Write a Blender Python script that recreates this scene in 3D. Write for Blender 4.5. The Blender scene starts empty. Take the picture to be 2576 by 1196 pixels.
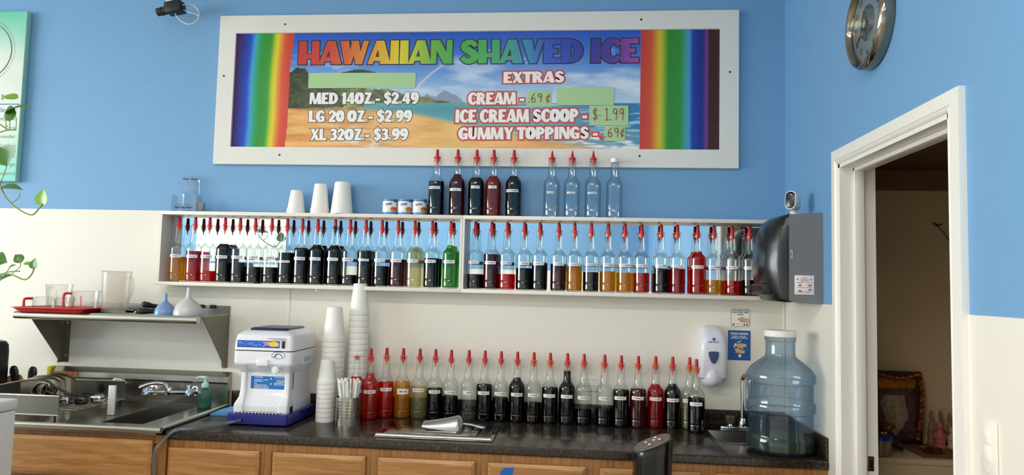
import bpy, bmesh, math, random
import numpy as np
from mathutils import Vector, Matrix
random.seed(7)
SC = bpy.context.scene
COL = SC.collection
PI = math.pi

# ---------------------------------------------------------------- camera
FPX = 1771.64
CAM = Vector((0.0, -3.43, 1.5576))
_yaw, _pit, _rol = -0.0933, 0.0672, 0.0243
_f = Vector((math.sin(_yaw)*math.cos(_pit), math.cos(_yaw)*math.cos(_pit), math.sin(_pit)))
_r0 = Vector((math.cos(_yaw), -math.sin(_yaw), 0))
_u0 = _r0.cross(_f)
_r = _r0*math.cos(_rol) + _u0*math.sin(_rol)
_u = _u0*math.cos(_rol) - _r0*math.sin(_rol)
cd = bpy.data.cameras.new('camera')
cd.sensor_fit = 'HORIZONTAL'; cd.sensor_width = 36.0
cd.lens = FPX/2576*36.0
cd.clip_start = 0.05
cam = bpy.data.objects.new('camera', cd)
cam.matrix_world = Matrix(((_r.x, _u.x, -_f.x, CAM.x), (_r.y, _u.y, -_f.y, CAM.y), (_r.z, _u.z, -_f.z, CAM.z), (0, 0, 0, 1)))
COL.objects.link(cam); SC.camera = cam

# ---------------------------------------------------------------- world, exposure, lights
W_SKY = 18.0
world = bpy.data.worlds.new('sky'); SC.world = world; world.use_nodes = True
wn = world.node_tree.nodes['Background']
wn.inputs[0].default_value = (0.90, 0.96, 1.0, 1); wn.inputs[1].default_value = W_SKY
SC.view_settings.view_transform = 'Standard'; SC.view_settings.look = 'None'
SC.view_settings.gamma = 1.0; SC.view_settings.exposure = 0.0
SC.view_settings.use_curve_mapping = False
SC.cycles.max_bounces = 10; SC.cycles.diffuse_bounces = 5; SC.cycles.glossy_bounces = 6
SC.cycles.transmission_bounces = 8; SC.cycles.transparent_max_bounces = 40
SC.cycles.caustics_reflective = False; SC.cycles.caustics_refractive = False
SC.cycles.sample_clamp_indirect = 6.0
SC.cycles.use_denoising = True
# the big shop window in the left wall lets the sky in: a portal over the opening
WIN_X, WIN_Y0, WIN_Y1, WIN_Z0, WIN_Z1 = -8.0, -5.6, -1.1, 1.15, 2.95
def portal(name, loc, rot, sx, sy):
    l = bpy.data.lights.new(name, 'AREA'); l.shape = 'RECTANGLE'; l.size = sx; l.size_y = sy
    l.cycles.is_portal = True
    o = bpy.data.objects.new(name, l); o.location = loc; o.rotation_euler = rot; COL.objects.link(o)
portal('window_daylight', (WIN_X-0.02, (WIN_Y0+WIN_Y1)/2, (WIN_Z0+WIN_Z1)/2), (0, -PI/2, 0), WIN_Z1-WIN_Z0, WIN_Y1-WIN_Y0)
CEIL = 3.3
LAMPS = [(-2.1, -3.1), (-0.5, -3.1), (-2.1, -5.3), (-0.5, -5.3)]
LAMP_W = 33.0
for lx, ly in LAMPS:
    l = bpy.data.lights.new('ceiling_lamp', 'AREA'); l.shape = 'RECTANGLE'; l.size = 1.15; l.size_y = 0.35
    l.energy = LAMP_W; l.color = (1.0, 0.93, 0.82)
    o = bpy.data.objects.new('ceiling_lamp', l); o.location = (lx, ly, CEIL-0.05); COL.objects.link(o)

# ---------------------------------------------------------------- helpers: rays
def ray(px, py):
    return _r*((px-1288.0)/FPX) + _u*((598.0-py)/FPX) + _f
def onax(a, v, px, py):
    d = ray(px, py); t = (v-CAM[a])/d[a]
    return CAM + d*t
def onx(x, px, py): return onax(0, x, px, py)
def ony(y, px, py): return onax(1, y, px, py)
def onz(z, px, py): return onax(2, z, px, py)

# ---------------------------------------------------------------- helpers: colour, materials
def lin1(c): return c/12.92 if c <= 0.04045 else ((c+0.055)/1.055)**2.4
def lin(c):
    return tuple(lin1(x/255.0) for x in c[:3]) + (1.0,)
MATS = {}
def nt(name):
    m = bpy.data.materials.new(name); m.use_nodes = True
    t = m.node_tree; return m, t, t.nodes, t.links, t.nodes['Principled BSDF']
def mat(name, rgb, rough=0.5, metal=0.0, var=0.04, scale=30.0, bump=0.0, bscale=None, spec=0.5, emit=None, coat=0.0, stretch=None):
    if name in MATS: return MATS[name]
    m, t, N, L, b = nt(name)
    c = lin(rgb)
    b.inputs['Roughness'].default_value = rough; b.inputs['Metallic'].default_value = metal
    b.inputs['Specular IOR Level'].default_value = spec
    if coat: b.inputs['Coat Weight'].default_value = coat
    tc = N.new('ShaderNodeTexCoord'); mp = N.new('ShaderNodeMapping')
    L.new(tc.outputs['Object'], mp.inputs[0])
    if stretch: mp.inputs['Scale'].default_value = stretch
    nz = N.new('ShaderNodeTexNoise'); nz.inputs['Scale'].default_value = scale; nz.inputs['Detail'].default_value = 3
    L.new(mp.outputs[0], nz.inputs[0])
    mx = N.new('ShaderNodeMix'); mx.data_type = 'RGBA'
    mx.inputs[6].default_value = tuple(min(1, x*(1+var)) for x in c[:3])+(1,)
    mx.inputs[7].default_value = tuple(x*(1-var) for x in c[:3])+(1,)
    L.new(nz.outputs[0], mx.inputs[0]); L.new(mx.outputs[2], b.inputs['Base Color'])
    if bump:
        n2 = N.new('ShaderNodeTexNoise'); n2.inputs['Scale'].default_value = bscale or scale*6; n2.inputs['Detail'].default_value = 2
        L.new(mp.outputs[0], n2.inputs[0])
        bp = N.new('ShaderNodeBump'); bp.inputs['Strength'].default_value = bump; bp.inputs['Distance'].default_value = 0.002
        L.new(n2.outputs[0], bp.inputs['Height']); L.new(bp.outputs[0], b.inputs['Normal'])
    if emit:
        b.inputs['Emission Color'].default_value = c; b.inputs['Emission Strength'].default_value = emit
    MATS[name] = m; return m
def gloss_amount(N, L, f0, top):
    """reflectance rising from f0 face-on to f0+top edge-on (Schlick)"""
    lw = N.new('ShaderNodeLayerWeight'); lw.inputs[0].default_value = .5
    p = N.new('ShaderNodeMath'); p.operation = 'POWER'; p.inputs[1].default_value = 5.0
    L.new(lw.outputs['Facing'], p.inputs[0])
    a = N.new('ShaderNodeMath'); a.operation = 'MULTIPLY_ADD'; a.inputs[1].default_value = top; a.inputs[2].default_value = f0; a.use_clamp = True
    L.new(p.outputs[0], a.inputs[0]); return a
def thin_glass(name, mid, edge, rough=0.02, ior=1.5, haze=0.0, hazecol=(255, 255, 255), gl=1.0):
    """clear wall of glass or plastic: see-through with Fresnel gloss, denser where seen edge-on"""
    if name in MATS: return MATS[name]
    m, t, N, L, b = nt(name); N.remove(b); out = N['Material Output']
    lw = N.new('ShaderNodeLayerWeight'); lw.inputs[0].default_value = 0.30
    rp = N.new('ShaderNodeMix'); rp.data_type = 'RGBA'
    rp.inputs[6].default_value = lin(mid); rp.inputs[7].default_value = lin(edge)
    L.new(lw.outputs['Facing'], rp.inputs[0])
    tr = N.new('ShaderNodeBsdfTransparent'); L.new(rp.outputs[2], tr.inputs[0])
    last = tr
    if haze:
        nz = N.new('ShaderNodeTexNoise'); nz.inputs['Scale'].default_value = 8
        mm = N.new('ShaderNodeMapRange'); mm.inputs[3].default_value = haze*.85; mm.inputs[4].default_value = haze*1.15
        L.new(nz.outputs[0], mm.inputs[0])
        d = N.new('ShaderNodeBsdfDiffuse'); d.inputs[0].default_value = lin(hazecol)
        tl = N.new('ShaderNodeBsdfTranslucent'); tl.inputs[0].default_value = lin(hazecol)
        a = N.new('ShaderNodeMixShader'); L.new(d.outputs[0], a.inputs[1]); L.new(tl.outputs[0], a.inputs[2])
        h = N.new('ShaderNodeMixShader'); L.new(mm.outputs[0], h.inputs[0]); L.new(tr.outputs[0], h.inputs[1]); L.new(a.outputs[0], h.inputs[2])
        last = h
    gs = N.new('ShaderNodeBsdfGlossy'); gs.inputs['Roughness'].default_value = rough
    ml = gloss_amount(N, L, .04*gl, .8)
    mx = N.new('ShaderNodeMixShader'); L.new(ml.outputs[0], mx.inputs[0]); L.new(last.outputs[0], mx.inputs[1]); L.new(gs.outputs[0], mx.inputs[2])
    L.new(mx.outputs[0], out.inputs[0])
    MATS[name] = m; return m
def syrup_mat(name, rgb, clear=0.6, body=None):
    """coloured syrup: part see-through in its colour, part coloured body"""
    if name in MATS: return MATS[name]
    m, t, N, L, b = nt(name); N.remove(b); out = N['Material Output']
    tr = N.new('ShaderNodeBsdfTransparent'); tr.inputs[0].default_value = tuple(x**.42 for x in lin(rgb)[:3])+(1,)
    bc = lin(body or rgb)
    nz = N.new('ShaderNodeTexNoise'); nz.inputs['Scale'].default_value = 14
    mxc = N.new('ShaderNodeMix'); mxc.data_type = 'RGBA'
    mxc.inputs[6].default_value = tuple(min(1, x*1.08) for x in bc[:3])+(1,); mxc.inputs[7].default_value = tuple(x*0.92 for x in bc[:3])+(1,)
    L.new(nz.outputs[0], mxc.inputs[0])
    d = N.new('ShaderNodeBsdfDiffuse'); L.new(mxc.outputs[2], d.inputs[0])
    tl = N.new('ShaderNodeBsdfTranslucent'); L.new(mxc.outputs[2], tl.inputs[0])
    a = N.new('ShaderNodeMixShader'); L.new(d.outputs[0], a.inputs[1]); L.new(tl.outputs[0], a.inputs[2])
    h = N.new('ShaderNodeMixShader'); h.inputs[0].default_value = clear; L.new(a.outputs[0], h.inputs[1]); L.new(tr.outputs[0], h.inputs[2])
    gs = N.new('ShaderNodeBsdfGlossy'); gs.inputs['Roughness'].default_value = 0.04
    fr = gloss_amount(N, L, .004, .06)
    mx = N.new('ShaderNodeMixShader'); L.new(fr.outputs[0], mx.inputs[0]); L.new(h.outputs[0], mx.inputs[1]); L.new(gs.outputs[0], mx.inputs[2])
    L.new(mx.outputs[0], out.inputs[0])
    MATS[name] = m; return m
def printed(name, rough=0.35):
    """ink printed on a surface: colours stored per point of the print"""
    if name in MATS: return MATS[name]
    m, t, N, L, b = nt(name)
    a = N.new('ShaderNodeVertexColor'); a.layer_name = 'ink'
    nz = N.new('ShaderNodeTexNoise'); nz.inputs['Scale'].default_value = 180
    mr = N.new('ShaderNodeMapRange'); mr.inputs[3].default_value = rough*0.8; mr.inputs[4].default_value = rough*1.2
    L.new(nz.outputs[0], mr.inputs[0]); L.new(mr.outputs[0], b.inputs['Roughness'])
    L.new(a.outputs[0], b.inputs['Base Color'])
    MATS[name] = m; return m

# ---------------------------------------------------------------- helpers: meshes
class MB:
    def __init__(s): s.v = []; s.f = []; s.m = []
    def add(s, vs, fs, mi=0, M=None):
        o = len(s.v)
        for v in vs:
            v = Vector(v)
            s.v.append(M @ v if M is not None else v)
        for f in fs:
            s.f.append([i+o for i in f]); s.m.append(mi)
        return s
    def box(s, a, b, mi=0, r=0.0, seg=2, M=None):
        a, b = [min(p, q) for p, q in zip(a, b)], [max(p, q) for p, q in zip(a, b)]
        if r <= 0:
            x0, y0, z0 = a; x1, y1, z1 = b
            return s.add([(x0,y0,z0),(x1,y0,z0),(x1,y1,z0),(x0,y1,z0),(x0,y0,z1),(x1,y0,z1),(x1,y1,z1),(x0,y1,z1)],
                         [(3,2,1,0),(4,5,6,7),(0,1,5,4),(1,2,6,5),(2,3,7,6),(3,0,4,7)], mi, M)
        bm = bmesh.new(); bmesh.ops.create_cube(bm, size=1)
        for v in bm.verts:
            v.co = Vector([(a[i]+b[i])/2 + v.co[i]*(b[i]-a[i]) for i in range(3)])
        bmesh.ops.bevel(bm, geom=bm.edges[:], offset=r, segments=seg, profile=0.5, affect='EDGES')
        return s.bm(bm, mi, M)
    def bm(s, bm, mi=0, M=None):
        bm.verts.index_update()
        s.add([v.co.copy() for v in bm.verts], [[v.index for v in f.verts] for f in bm.faces], mi, M)
        bm.free(); return s
    def lathe(s, prof, n=24, c=(0,0,0), mi=0, M=None, sy=1.0, a0=0.0, a1=2*PI):
        vs = []; fs = []; full = abs(a1-a0-2*PI) < 1e-6
        rings = []
        cnt = n if full else n+1
        for (r, z) in prof:
            if r <= 1e-7:
                rings.append([len(vs)]); vs.append((c[0], c[1], c[2]+z))
            else:
                k0 = len(vs)
                for i in range(cnt):
                    a = a0+(a1-a0)*i/n
                    vs.append((c[0]+r*math.cos(a), c[1]+r*sy*math.sin(a), c[2]+z))
                rings.append(list(range(k0, k0+cnt)))
        for A, B in zip(rings[:-1], rings[1:]):
            for i in range(n):
                j = (i+1) % cnt if full else i+1
                if len(A) == 1 and len(B) == 1: continue
                if len(A) == 1: fs.append((A[0], B[j], B[i]))
                elif len(B) == 1: fs.append((A[i], A[j], B[0]))
                else: fs.append((A[i], A[j], B[j], B[i]))
        return s.add(vs, fs, mi, M)
    def tube(s, pts, r, n=10, mi=0, caps=True, M=None, closed=False, flat=1.0):
        pts = [Vector(p) for p in pts]; k = len(pts)
        rs = r if isinstance(r, (list, tuple)) else [r]*k
        vs = []; fs = []
        up = None
        for i, p in enumerate(pts):
            if closed: d = pts[(i+1) % k]-pts[i-1]
            else: d = pts[min(i+1, k-1)]-pts[max(i-1, 0)]
            d.normalize()
            if up is None:
                up = Vector((0,0,1)) if abs(d.z) < 0.9 else Vector((0,1,0))
            u = (up-d*up.dot(d)); u.normalize(); w = d.cross(u); up = u
            for j in range(n):
                a = 2*PI*j/n
                vs.append(p+(u*math.cos(a)*flat+w*math.sin(a))*rs[i])
        for i in range(k if closed else k-1):
            for j in range(n):
                a = i*n+j; b = i*n+(j+1) % n; c2 = ((i+1) % k)*n
                fs.append((a, b, c2+(j+1) % n, c2+j))
        if caps and not closed:
            fs.append(list(range(n))[::-1]); fs.append([(k-1)*n+j for j in range(n)])
        return s.add(vs, fs, mi, M)
    def prism(s, poly, plane, d0, d1, mi=0, M=None):
        """poly in 2D, extruded between d0 and d1 along the axis left out of plane ('xz','yz','xy')"""
        def P(p, d):
            if plane == 'xz': return (p[0], d, p[1])
            if plane == 'yz': return (d, p[0], p[1])
            return (p[0], p[1], d)
        n = len(poly)
        vs = [P(p, d0) for p in poly]+[P(p, d1) for p in poly]
        fs = [list(range(n))[::-1], list(range(n, 2*n))]
        for i in range(n):
            j = (i+1) % n; fs.append((i, j, n+j, n+i))
        return s.add(vs, fs, mi, M)
    def flat(s, poly, mi=0, M=None):
        return s.add(poly, [list(range(len(poly)))], mi, M)
    def build(s, name, mats, parent=None, local=False, smooth=True, ang=0.6, kind=None, recalc=True):
        off = Vector((0,0,0))
        if parent is not None and not local: off = wloc(parent)
        me = bpy.data.meshes.new(name)
        me.from_pydata([tuple(v-off) for v in s.v], [], s.f)
        for m in (mats if isinstance(mats, (list, tuple)) else [mats]): me.materials.append(m)
        me.polygons.foreach_set('material_index', s.m)
        if recalc:
            bm = bmesh.new(); bm.from_mesh(me); bmesh.ops.recalc_face_normals(bm, faces=bm.faces[:]); bm.to_mesh(me); bm.free()
        if smooth:
            me.polygons.foreach_set('use_smooth', [True]*len(me.polygons)); me.set_sharp_from_angle(angle=ang)
        me.update()
        o = bpy.data.objects.new(name, me); COL.objects.link(o)
        if parent is not None: o.parent = parent
        if kind: o['kind'] = kind
        return o
def wloc(o):
    p = Vector((0,0,0))
    while o is not None:
        p = p+o.location; o = o.parent
    return p
def thing(name, label, cat, loc=(0,0,0), rz=0.0, group=None):
    o = bpy.data.objects.new(name, None); COL.objects.link(o)
    o.empty_display_size = 0.05
    o.location = loc; o.rotation_euler = (0, 0, rz)
    o['label'] = label; o['category'] = cat
    if group: o['group'] = group
    return o
def tag(o, label, cat, group=None):
    o['label'] = label; o['category'] = cat
    if group: o['group'] = group
    return o
def copy_tree(o, parent=None):
    c = o.copy(); COL.objects.link(c)
    if parent is not None: c.parent = parent
    for ch in list(o.children): copy_tree(ch, c)
    return c
def spath(pts, n=8):
    pts = [Vector(p) for p in pts]; out = []
    for i in range(len(pts)-1):
        p0 = pts[max(i-1, 0)]; p1 = pts[i]; p2 = pts[i+1]; p3 = pts[min(i+2, len(pts)-1)]
        for k in range(n):
            t = k/n
            out.append(0.5*((2*p1)+(p2-p0)*t+(2*p0-5*p1+4*p2-p3)*t*t+(3*p1-p0-3*p2+p3)*t**3))
    out.append(pts[-1]); return out
def colour_points(o, fn):
    """store the print's ink: fn(local co)->sRGB 0-255"""
    me = o.data; a = me.color_attributes.new('ink', 'FLOAT_COLOR', 'POINT')
    buf = []
    for v in me.vertices: buf.extend(lin(fn(v.co)))
    a.data.foreach_set('color', buf)
_TC = {}
def bfont(txt, bold=0.0):
    k = (txt, bold)
    if k in _TC: return _TC[k]
    cu = bpy.data.curves.new('tmp', 'FONT'); cu.body = txt; cu.size = 1.0; cu.offset = bold; cu.resolution_u = 2
    o = bpy.data.objects.new('tmp', cu); COL.objects.link(o)
    bpy.context.view_layer.update()
    me = bpy.data.meshes.new_from_object(o.evaluated_get(bpy.context.evaluated_depsgraph_get()))
    vs = [(v.co.x, v.co.y) for v in me.vertices]; fs = [list(p.vertices) for p in me.polygons]
    bpy.data.objects.remove(o); bpy.data.curves.remove(cu); bpy.data.meshes.remove(me)
    _TC[k] = (vs, fs); return _TC[k]
def put2d(mb, geo, org, ux, uz, w=None, h=None, mi=0, fit=True, warp=None):
    """lay flat lettering on a surface: origin lower-left, ux/uz unit directions, scaled to w x h"""
    vs, fs = geo
    xs = [v[0] for v in vs]; ys = [v[1] for v in vs]
    x0, x1, y0, y1 = min(xs), max(xs), min(ys), max(ys)
    sx = w/(x1-x0) if w else None; sy = h/(y1-y0) if h else None
    sx = sx or sy; sy = sy or sx
    org = Vector(org); ux = Vector(ux); uz = Vector(uz)
    out = []
    for v in vs:
        a, b = (v[0]-x0)*sx, (v[1]-y0)*sy
        out.append(warp(a, b) if warp else org+ux*a+uz*b)
    mb.add(out, fs, mi); return mb

# ---------------------------------------------------------------- display lettering drawn as strokes
def V_(x0, y0, w0, x1, y1, w1): return ('p', [(x0-w0/2, y0), (x0+w0/2, y0), (x1+w1/2, y1), (x1-w1/2, y1)])
def H_(x0, x1, y, w): return ('p', [(x0, y-w/2), (x1, y-w/2), (x1, y+w/2), (x0, y+w/2)])
def C_(pts, ws, closed=False): return ('c', pts, ws, closed)
def _oval(cx, cy, rx, ry, wx, wy):
    n = 20; P = []; Wd = []
    for i in range(n):
        a = 2*PI*i/n; P.append((cx+rx*math.cos(a), cy+ry*math.sin(a)))
        Wd.append(wx*abs(math.cos(a))+wy*abs(math.sin(a)))
    return C_(P, Wd, True)
_S = [(.60,.76),(.52,.88),(.36,.92),(.20,.82),(.20,.66),(.38,.53),(.54,.40),(.56,.22),(.42,.09),(.24,.09),(.10,.22)]
_SW = [.14,.16,.18,.24,.26,.26,.27,.26,.20,.17,.15]
GL = {
 'A': (.88, [V_(.08,0,.16,.40,1,.14), V_(.70,0,.36,.48,1,.26), H_(.18,.62,.20,.13)]),
 'H': (.88, [V_(.16,0,.30,.15,1,.27), V_(.70,0,.28,.69,1,.25), H_(.1,.75,.34,.15)]),
 'W': (1.16, [V_(.30,0,.22,.15,1,.30), V_(.34,0,.16,.58,1,.16), V_(.76,0,.22,.58,1,.26), V_(.80,0,.16,1.04,1,.16)]),
 'I': (.40, [V_(.19,0,.30,.19,1,.28)]),
 'N': (.90, [V_(.12,0,.17,.12,1,.18), V_(.70,0,.30,.20,1,.30), V_(.76,0,.18,.76,1,.18)]),
 'S': (.74, [C_(_S, _SW)]),
 'V': (.86, [V_(.42,0,.22,.18,1,.34), V_(.46,0,.16,.74,1,.17)]),
 'E': (.70, [V_(.17,0,.30,.17,1,.28), H_(.1,.64,.92,.16), H_(.1,.52,.50,.14), H_(.1,.65,.08,.16)]),
 'D': (.84, [V_(.17,0,.30,.17,1,.28), C_([(.2,.92),(.42,.89),(.60,.74),(.66,.5),(.60,.26),(.42,.11),(.2,.08)], [.16,.18,.24,.28,.24,.18,.16])]),
 'C': (.78, [C_([(.70,.76),(.58,.90),(.40,.92),(.22,.76),(.16,.5),(.22,.24),(.40,.08),(.58,.10),(.70,.24)], [.15,.16,.2,.28,.32,.28,.2,.16,.15])]),
 'X': (.82, [V_(.66,0,.30,.16,1,.30), V_(.12,0,.17,.66,1,.17)]),
 'T': (.74, [V_(.36,0,.29,.36,1,.29), H_(.0,.72,.90,.20)]),
 'R': (.84, [V_(.17,0,.30,.17,1,.28), C_([(.2,.92),(.42,.90),(.58,.72),(.44,.54),(.2,.50)], [.16,.2,.26,.2,.14]), V_(.66,0,.30,.40,.54,.26)]),
 'P': (.76, [V_(.17,0,.30,.17,1,.28), C_([(.2,.92),(.42,.90),(.58,.70),(.44,.48),(.2,.44)], [.16,.2,.27,.2,.14])]),
 'M': (1.10, [V_(.10,0,.18,.14,1,.2), V_(.50,0,.16,.20,1,.28), V_(.54,0,.14,.82,1,.16), V_(.92,0,.30,.86,1,.28)]),
 'G': (.84, [C_([(.70,.76),(.58,.90),(.40,.92),(.22,.76),(.16,.5),(.22,.24),(.40,.08),(.58,.12)], [.15,.16,.2,.28,.32,.28,.2,.16]), H_(.42,.78,.42,.16), V_(.66,.03,.22,.66,.46,.22)]),
 'U': (.80, [C_([(.16,1),(.16,.4),(.22,.18),(.40,.09),(.56,.18),(.62,.4),(.62,1)], [.29,.29,.25,.18,.18,.18,.18])]),
 'Y': (.80, [V_(.38,.42,.22,.16,1,.29), V_(.42,.42,.16,.68,1,.17), V_(.40,0,.28,.40,.48,.28)]),
 'O': (.84, [_oval(.40,.5,.26,.41,.30,.18)]),
 'L': (.66, [V_(.17,0,.30,.17,1,.28), H_(.1,.64,.09,.18)]),
 'Z': (.72, [H_(.06,.64,.91,.18), H_(.06,.66,.09,.18), V_(.18,.05,.26,.54,.95,.26)]),
 '0': (.74, [_oval(.36,.5,.22,.41,.28,.18)]),
 '1': (.50, [V_(.28,0,.28,.28,1,.26), V_(.10,.72,.14,.26,1,.14)]),
 '2': (.70, [C_([(.10,.70),(.22,.90),(.42,.90),(.54,.72),(.44,.48),(.16,.12)], [.17,.18,.2,.27,.25,.2]), H_(.06,.64,.08,.17)]),
 '3': (.68, [C_([(.10,.82),(.26,.92),(.44,.88),(.50,.72),(.40,.56),(.24,.53)], [.15,.17,.22,.25,.18,.14]), C_([(.24,.53),(.44,.48),(.54,.28),(.42,.10),(.24,.07),(.08,.16)], [.14,.2,.28,.22,.17,.15])]),
 '4': (.76, [V_(.50,0,.27,.50,1,.25), V_(.08,.30,.15,.42,1,.18), H_(.02,.72,.29,.15)]),
 '9': (.74, [_oval(.36,.66,.20,.26,.26,.16), C_([(.60,.70),(.58,.40),(.44,.12),(.20,.06)], [.26,.24,.2,.15])]),
 '$': (.70, [C_(_S, _SW), V_(.37,-.14,.08,.37,1.14,.08)]),
 '.': (.30, [_oval(.13,.11,.055,.055,.11,.11)]),
 '-': (.46, [H_(.04,.40,.36,.17)]),
 ' ': (.30, []),
}
def _line(pts, w=.075): return C_(pts, [w]*len(pts))
HW = {  # felt-tip handwriting
 '6': (.62, [_line([(.45,1),(.22,.75),(.10,.40),(.16,.10),(.34,.02),(.50,.18),(.46,.40),(.28,.50),(.12,.36)])]),
 '9': (.62, [_line([(.50,.80),(.38,.98),(.18,.92),(.12,.70),(.24,.54),(.44,.60),(.50,.80),(.48,.40),(.42,0)])]),
 '1': (.36, [_line([(.06,.82),(.18,1),(.18,0)]), _line([(.02,.0),(.34,.0)])]),
 '$': (.66, [_line([(.52,.80),(.34,.90),(.14,.78),(.18,.58),(.44,.44),(.52,.24),(.34,.08),(.10,.18)]), _line([(.34,1.08),(.30,-.1)])]),
 'c': (.60, [_line([(.46,.66),(.30,.74),(.14,.56),(.14,.30),(.28,.14),(.46,.20)]), _line([(.40,1.0),(.20,-.08)])]),
 '.': (.26, [_line([(.04,.04),(.14,.04)], .12)]),
 '-': (.34, [_line([(.08,.40),(.20,.40)])]),
 ' ': (.2, []),
}
def _offset(poly, t):
    n = len(poly); ar = sum(poly[i][0]*poly[(i+1) % n][1]-poly[(i+1) % n][0]*poly[i][1] for i in range(n))
    if ar < 0: poly = poly[::-1]
    if t == 0: return poly
    out = []
    for i in range(n):
        p0 = Vector(poly[i-1]); p1 = Vector(poly[i]); p2 = Vector(poly[(i+1) % n])
        d1 = (p1-p0).normalized(); d2 = (p2-p1).normalized()
        n1 = Vector((d1.y, -d1.x)); n2 = Vector((d2.y, -d2.x))
        k = n1+n2; q = max(0.35, 1+n1.dot(n2))
        out.append(tuple(p1+k*(t/q)))
    return out
def strokes_geo(txt, table, grow=0.0, gap=.03):
    """flat lettering: (verts2d, faces)"""
    vs = []; fs = []; x = 0.0
    for ch in txt:
        adv, items = table[ch]
        for it in items:
            if it[0] == 'p':
                pl = _offset(it[1], grow); o = len(vs)
                vs += [(p[0]+x, p[1]) for p in pl]; fs.append(list(range(o, o+len(pl))))
            else:
                _, P, Wd, closed = it
                if not closed and len(P) > 2:
                    sp = spath([(p[0], p[1], w) for p, w in zip(P, Wd)], 4)
                    P = [(q.x, q.y) for q in sp]; Wd = [q.z for q in sp]
                P = [Vector(p) for p in P]; k = len(P); o = len(vs)
                for i in range(k):
                    d = (P[(i+1) % k]-P[i-1]) if closed else (P[min(i+1, k-1)]-P[max(i-1, 0)])
                    d.normalize(); nn = Vector((-d.y, d.x)); h = Wd[i]/2+grow
                    c = P[i].copy()
                    if not closed and i == 0: c -= d*grow
                    if not closed and i == k-1: c += d*grow
                    vs.append((c.x+nn.x*h+x, c.y+nn.y*h)); vs.append((c.x-nn.x*h+x, c.y-nn.y*h))
                for i in range(k if closed else k-1):
                    j = (i+1) % k
                    fs.append((o+2*i, o+2*i+1, o+2*j+1, o+2*j))
        x += adv+gap
    return vs, fs
def put_strokes(mb, txt, table, org, ux, uz, w, h, grow=0.0, mi=0, gap=.03):
    vs, fs = strokes_geo(txt, table, 0.0, gap)
    xs = [v[0] for v in vs]; ys = [v[1] for v in vs]
    x0, x1 = min(xs), max(xs)
    sx = w/(x1-x0); sy = h
    vs, fs = strokes_geo(txt, table, grow, gap)
    org = Vector(org); ux = Vector(ux); uz = Vector(uz); nn = ux.cross(uz)
    lift = [0]*len(vs); k = 0; last = -1
    for f in fs:                     # each stroke a hair above the one before, like layers of ink
        if f[0] > last and (len(f) != 4 or not any(lift[i] for i in f)): k = k % 9+1
        for i in f:
            if not lift[i]: lift[i] = k
        last = max(f)
    mb.add([org+ux*((v[0]-x0)*sx)+uz*(v[1]*sy)+nn*(lift[i]*4e-5) for i, v in enumerate(vs)], fs, mi)
    return mb
def illegible(mb, org, ux, uz, w, h, seed, mi=0, warp=None, words=None):
    """print too small to read: rows of tiny dashes"""
    rd = random.Random(seed); org = Vector(org); ux = Vector(ux); uz = Vector(uz)
    x = 0.0
    while x < w-h*0.3:
        cw = h*rd.choice([.35, .5, .6]); g = h*(.75 if rd.random() < .12 else .18)
        x1 = min(x+cw, w)
        for (a, b) in ((0, h*.24), (h*.38, h*.6), (h*.76, h)) if rd.random() < .55 else ((0, h),):
            q = [(x, a), (x1, a), (x1, b), (x, b)]
            mb.add([warp(*p) if warp else org+ux*p[0]+uz*p[1] for p in q], [(0, 1, 2, 3)], mi)
        x = x1+g
    return mb
# ================================================================ setting
XR = 0.978
BLUE = (113, 160, 202)
M_blue = mat('blue_wall_paint', BLUE, 0.55, var=0.03, scale=9, bump=0.25, bscale=160)
M_blue_r = M_blue
M_white = mat('white_wall_panel', (232, 226, 214), 0.38, var=0.015, scale=5, bump=0.06, bscale=60)
M_trim = mat('white_trim_paint', (236, 232, 224), 0.3, var=0.015, scale=12, bump=0.05)
M_ceil = mat('ceiling_tile', (228, 226, 220), 0.8, var=0.05, scale=60)
M_floor = mat('floor_tile', (168, 160, 148), 0.35, var=0.08, scale=6)
M_tan = mat('storeroom_paint', (214, 188, 152), 0.7, var=0.04, scale=10)
M_brown = mat('storeroom_ceiling_boards', (92, 62, 42), 0.6, var=0.15, scale=4, stretch=(8, 1, 1))
M_beam = mat('storeroom_beam_wood', (128, 92, 66), 0.6, var=0.15, scale=5, stretch=(1, 8, 8))
M_black = mat('black_plastic', (22, 22, 24), 0.35, var=0.1, scale=40)
M_chrome = mat('chrome', (225, 228, 232), 0.08, 1.0, var=0.02, scale=20)
M_steel = mat('brushed_steel', (176, 172, 164), 0.28, 1.0, var=0.08, scale=14, stretch=(1, 40, 40))
M_dot = mat('nail_head', (40, 36, 34), 0.6)
FRONT = -6.5; LEFT = -8.0

MB().box((LEFT, 0, 0), (XR, 0.12, CEIL)).build('wall_back', M_blue, kind='structure')
PAN = -0.004
Z_PL = 1.8955; X_SH = -2.069
MB().box((LEFT, PAN, 0), (X_SH, -0.0002, Z_PL)).box((X_SH, PAN, 0), (XR-0.004, -0.0002, 1.56)).build('trim_1', M_white, kind='structure')
# seam strip of the wall panels and the corner bead
p = ony(PAN, 728, 735)
MB().box((p.x-.006, PAN-.003, 1.02), (p.x+.006, PAN, 1.515), r=.001).build('trim_2', M_white, kind='structure')
MB().box((XR-.014, -0.014, 1.02), (XR-.0045, PAN, 1.515), r=.003).build('trim_3', M_trim, kind='structure')
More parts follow.
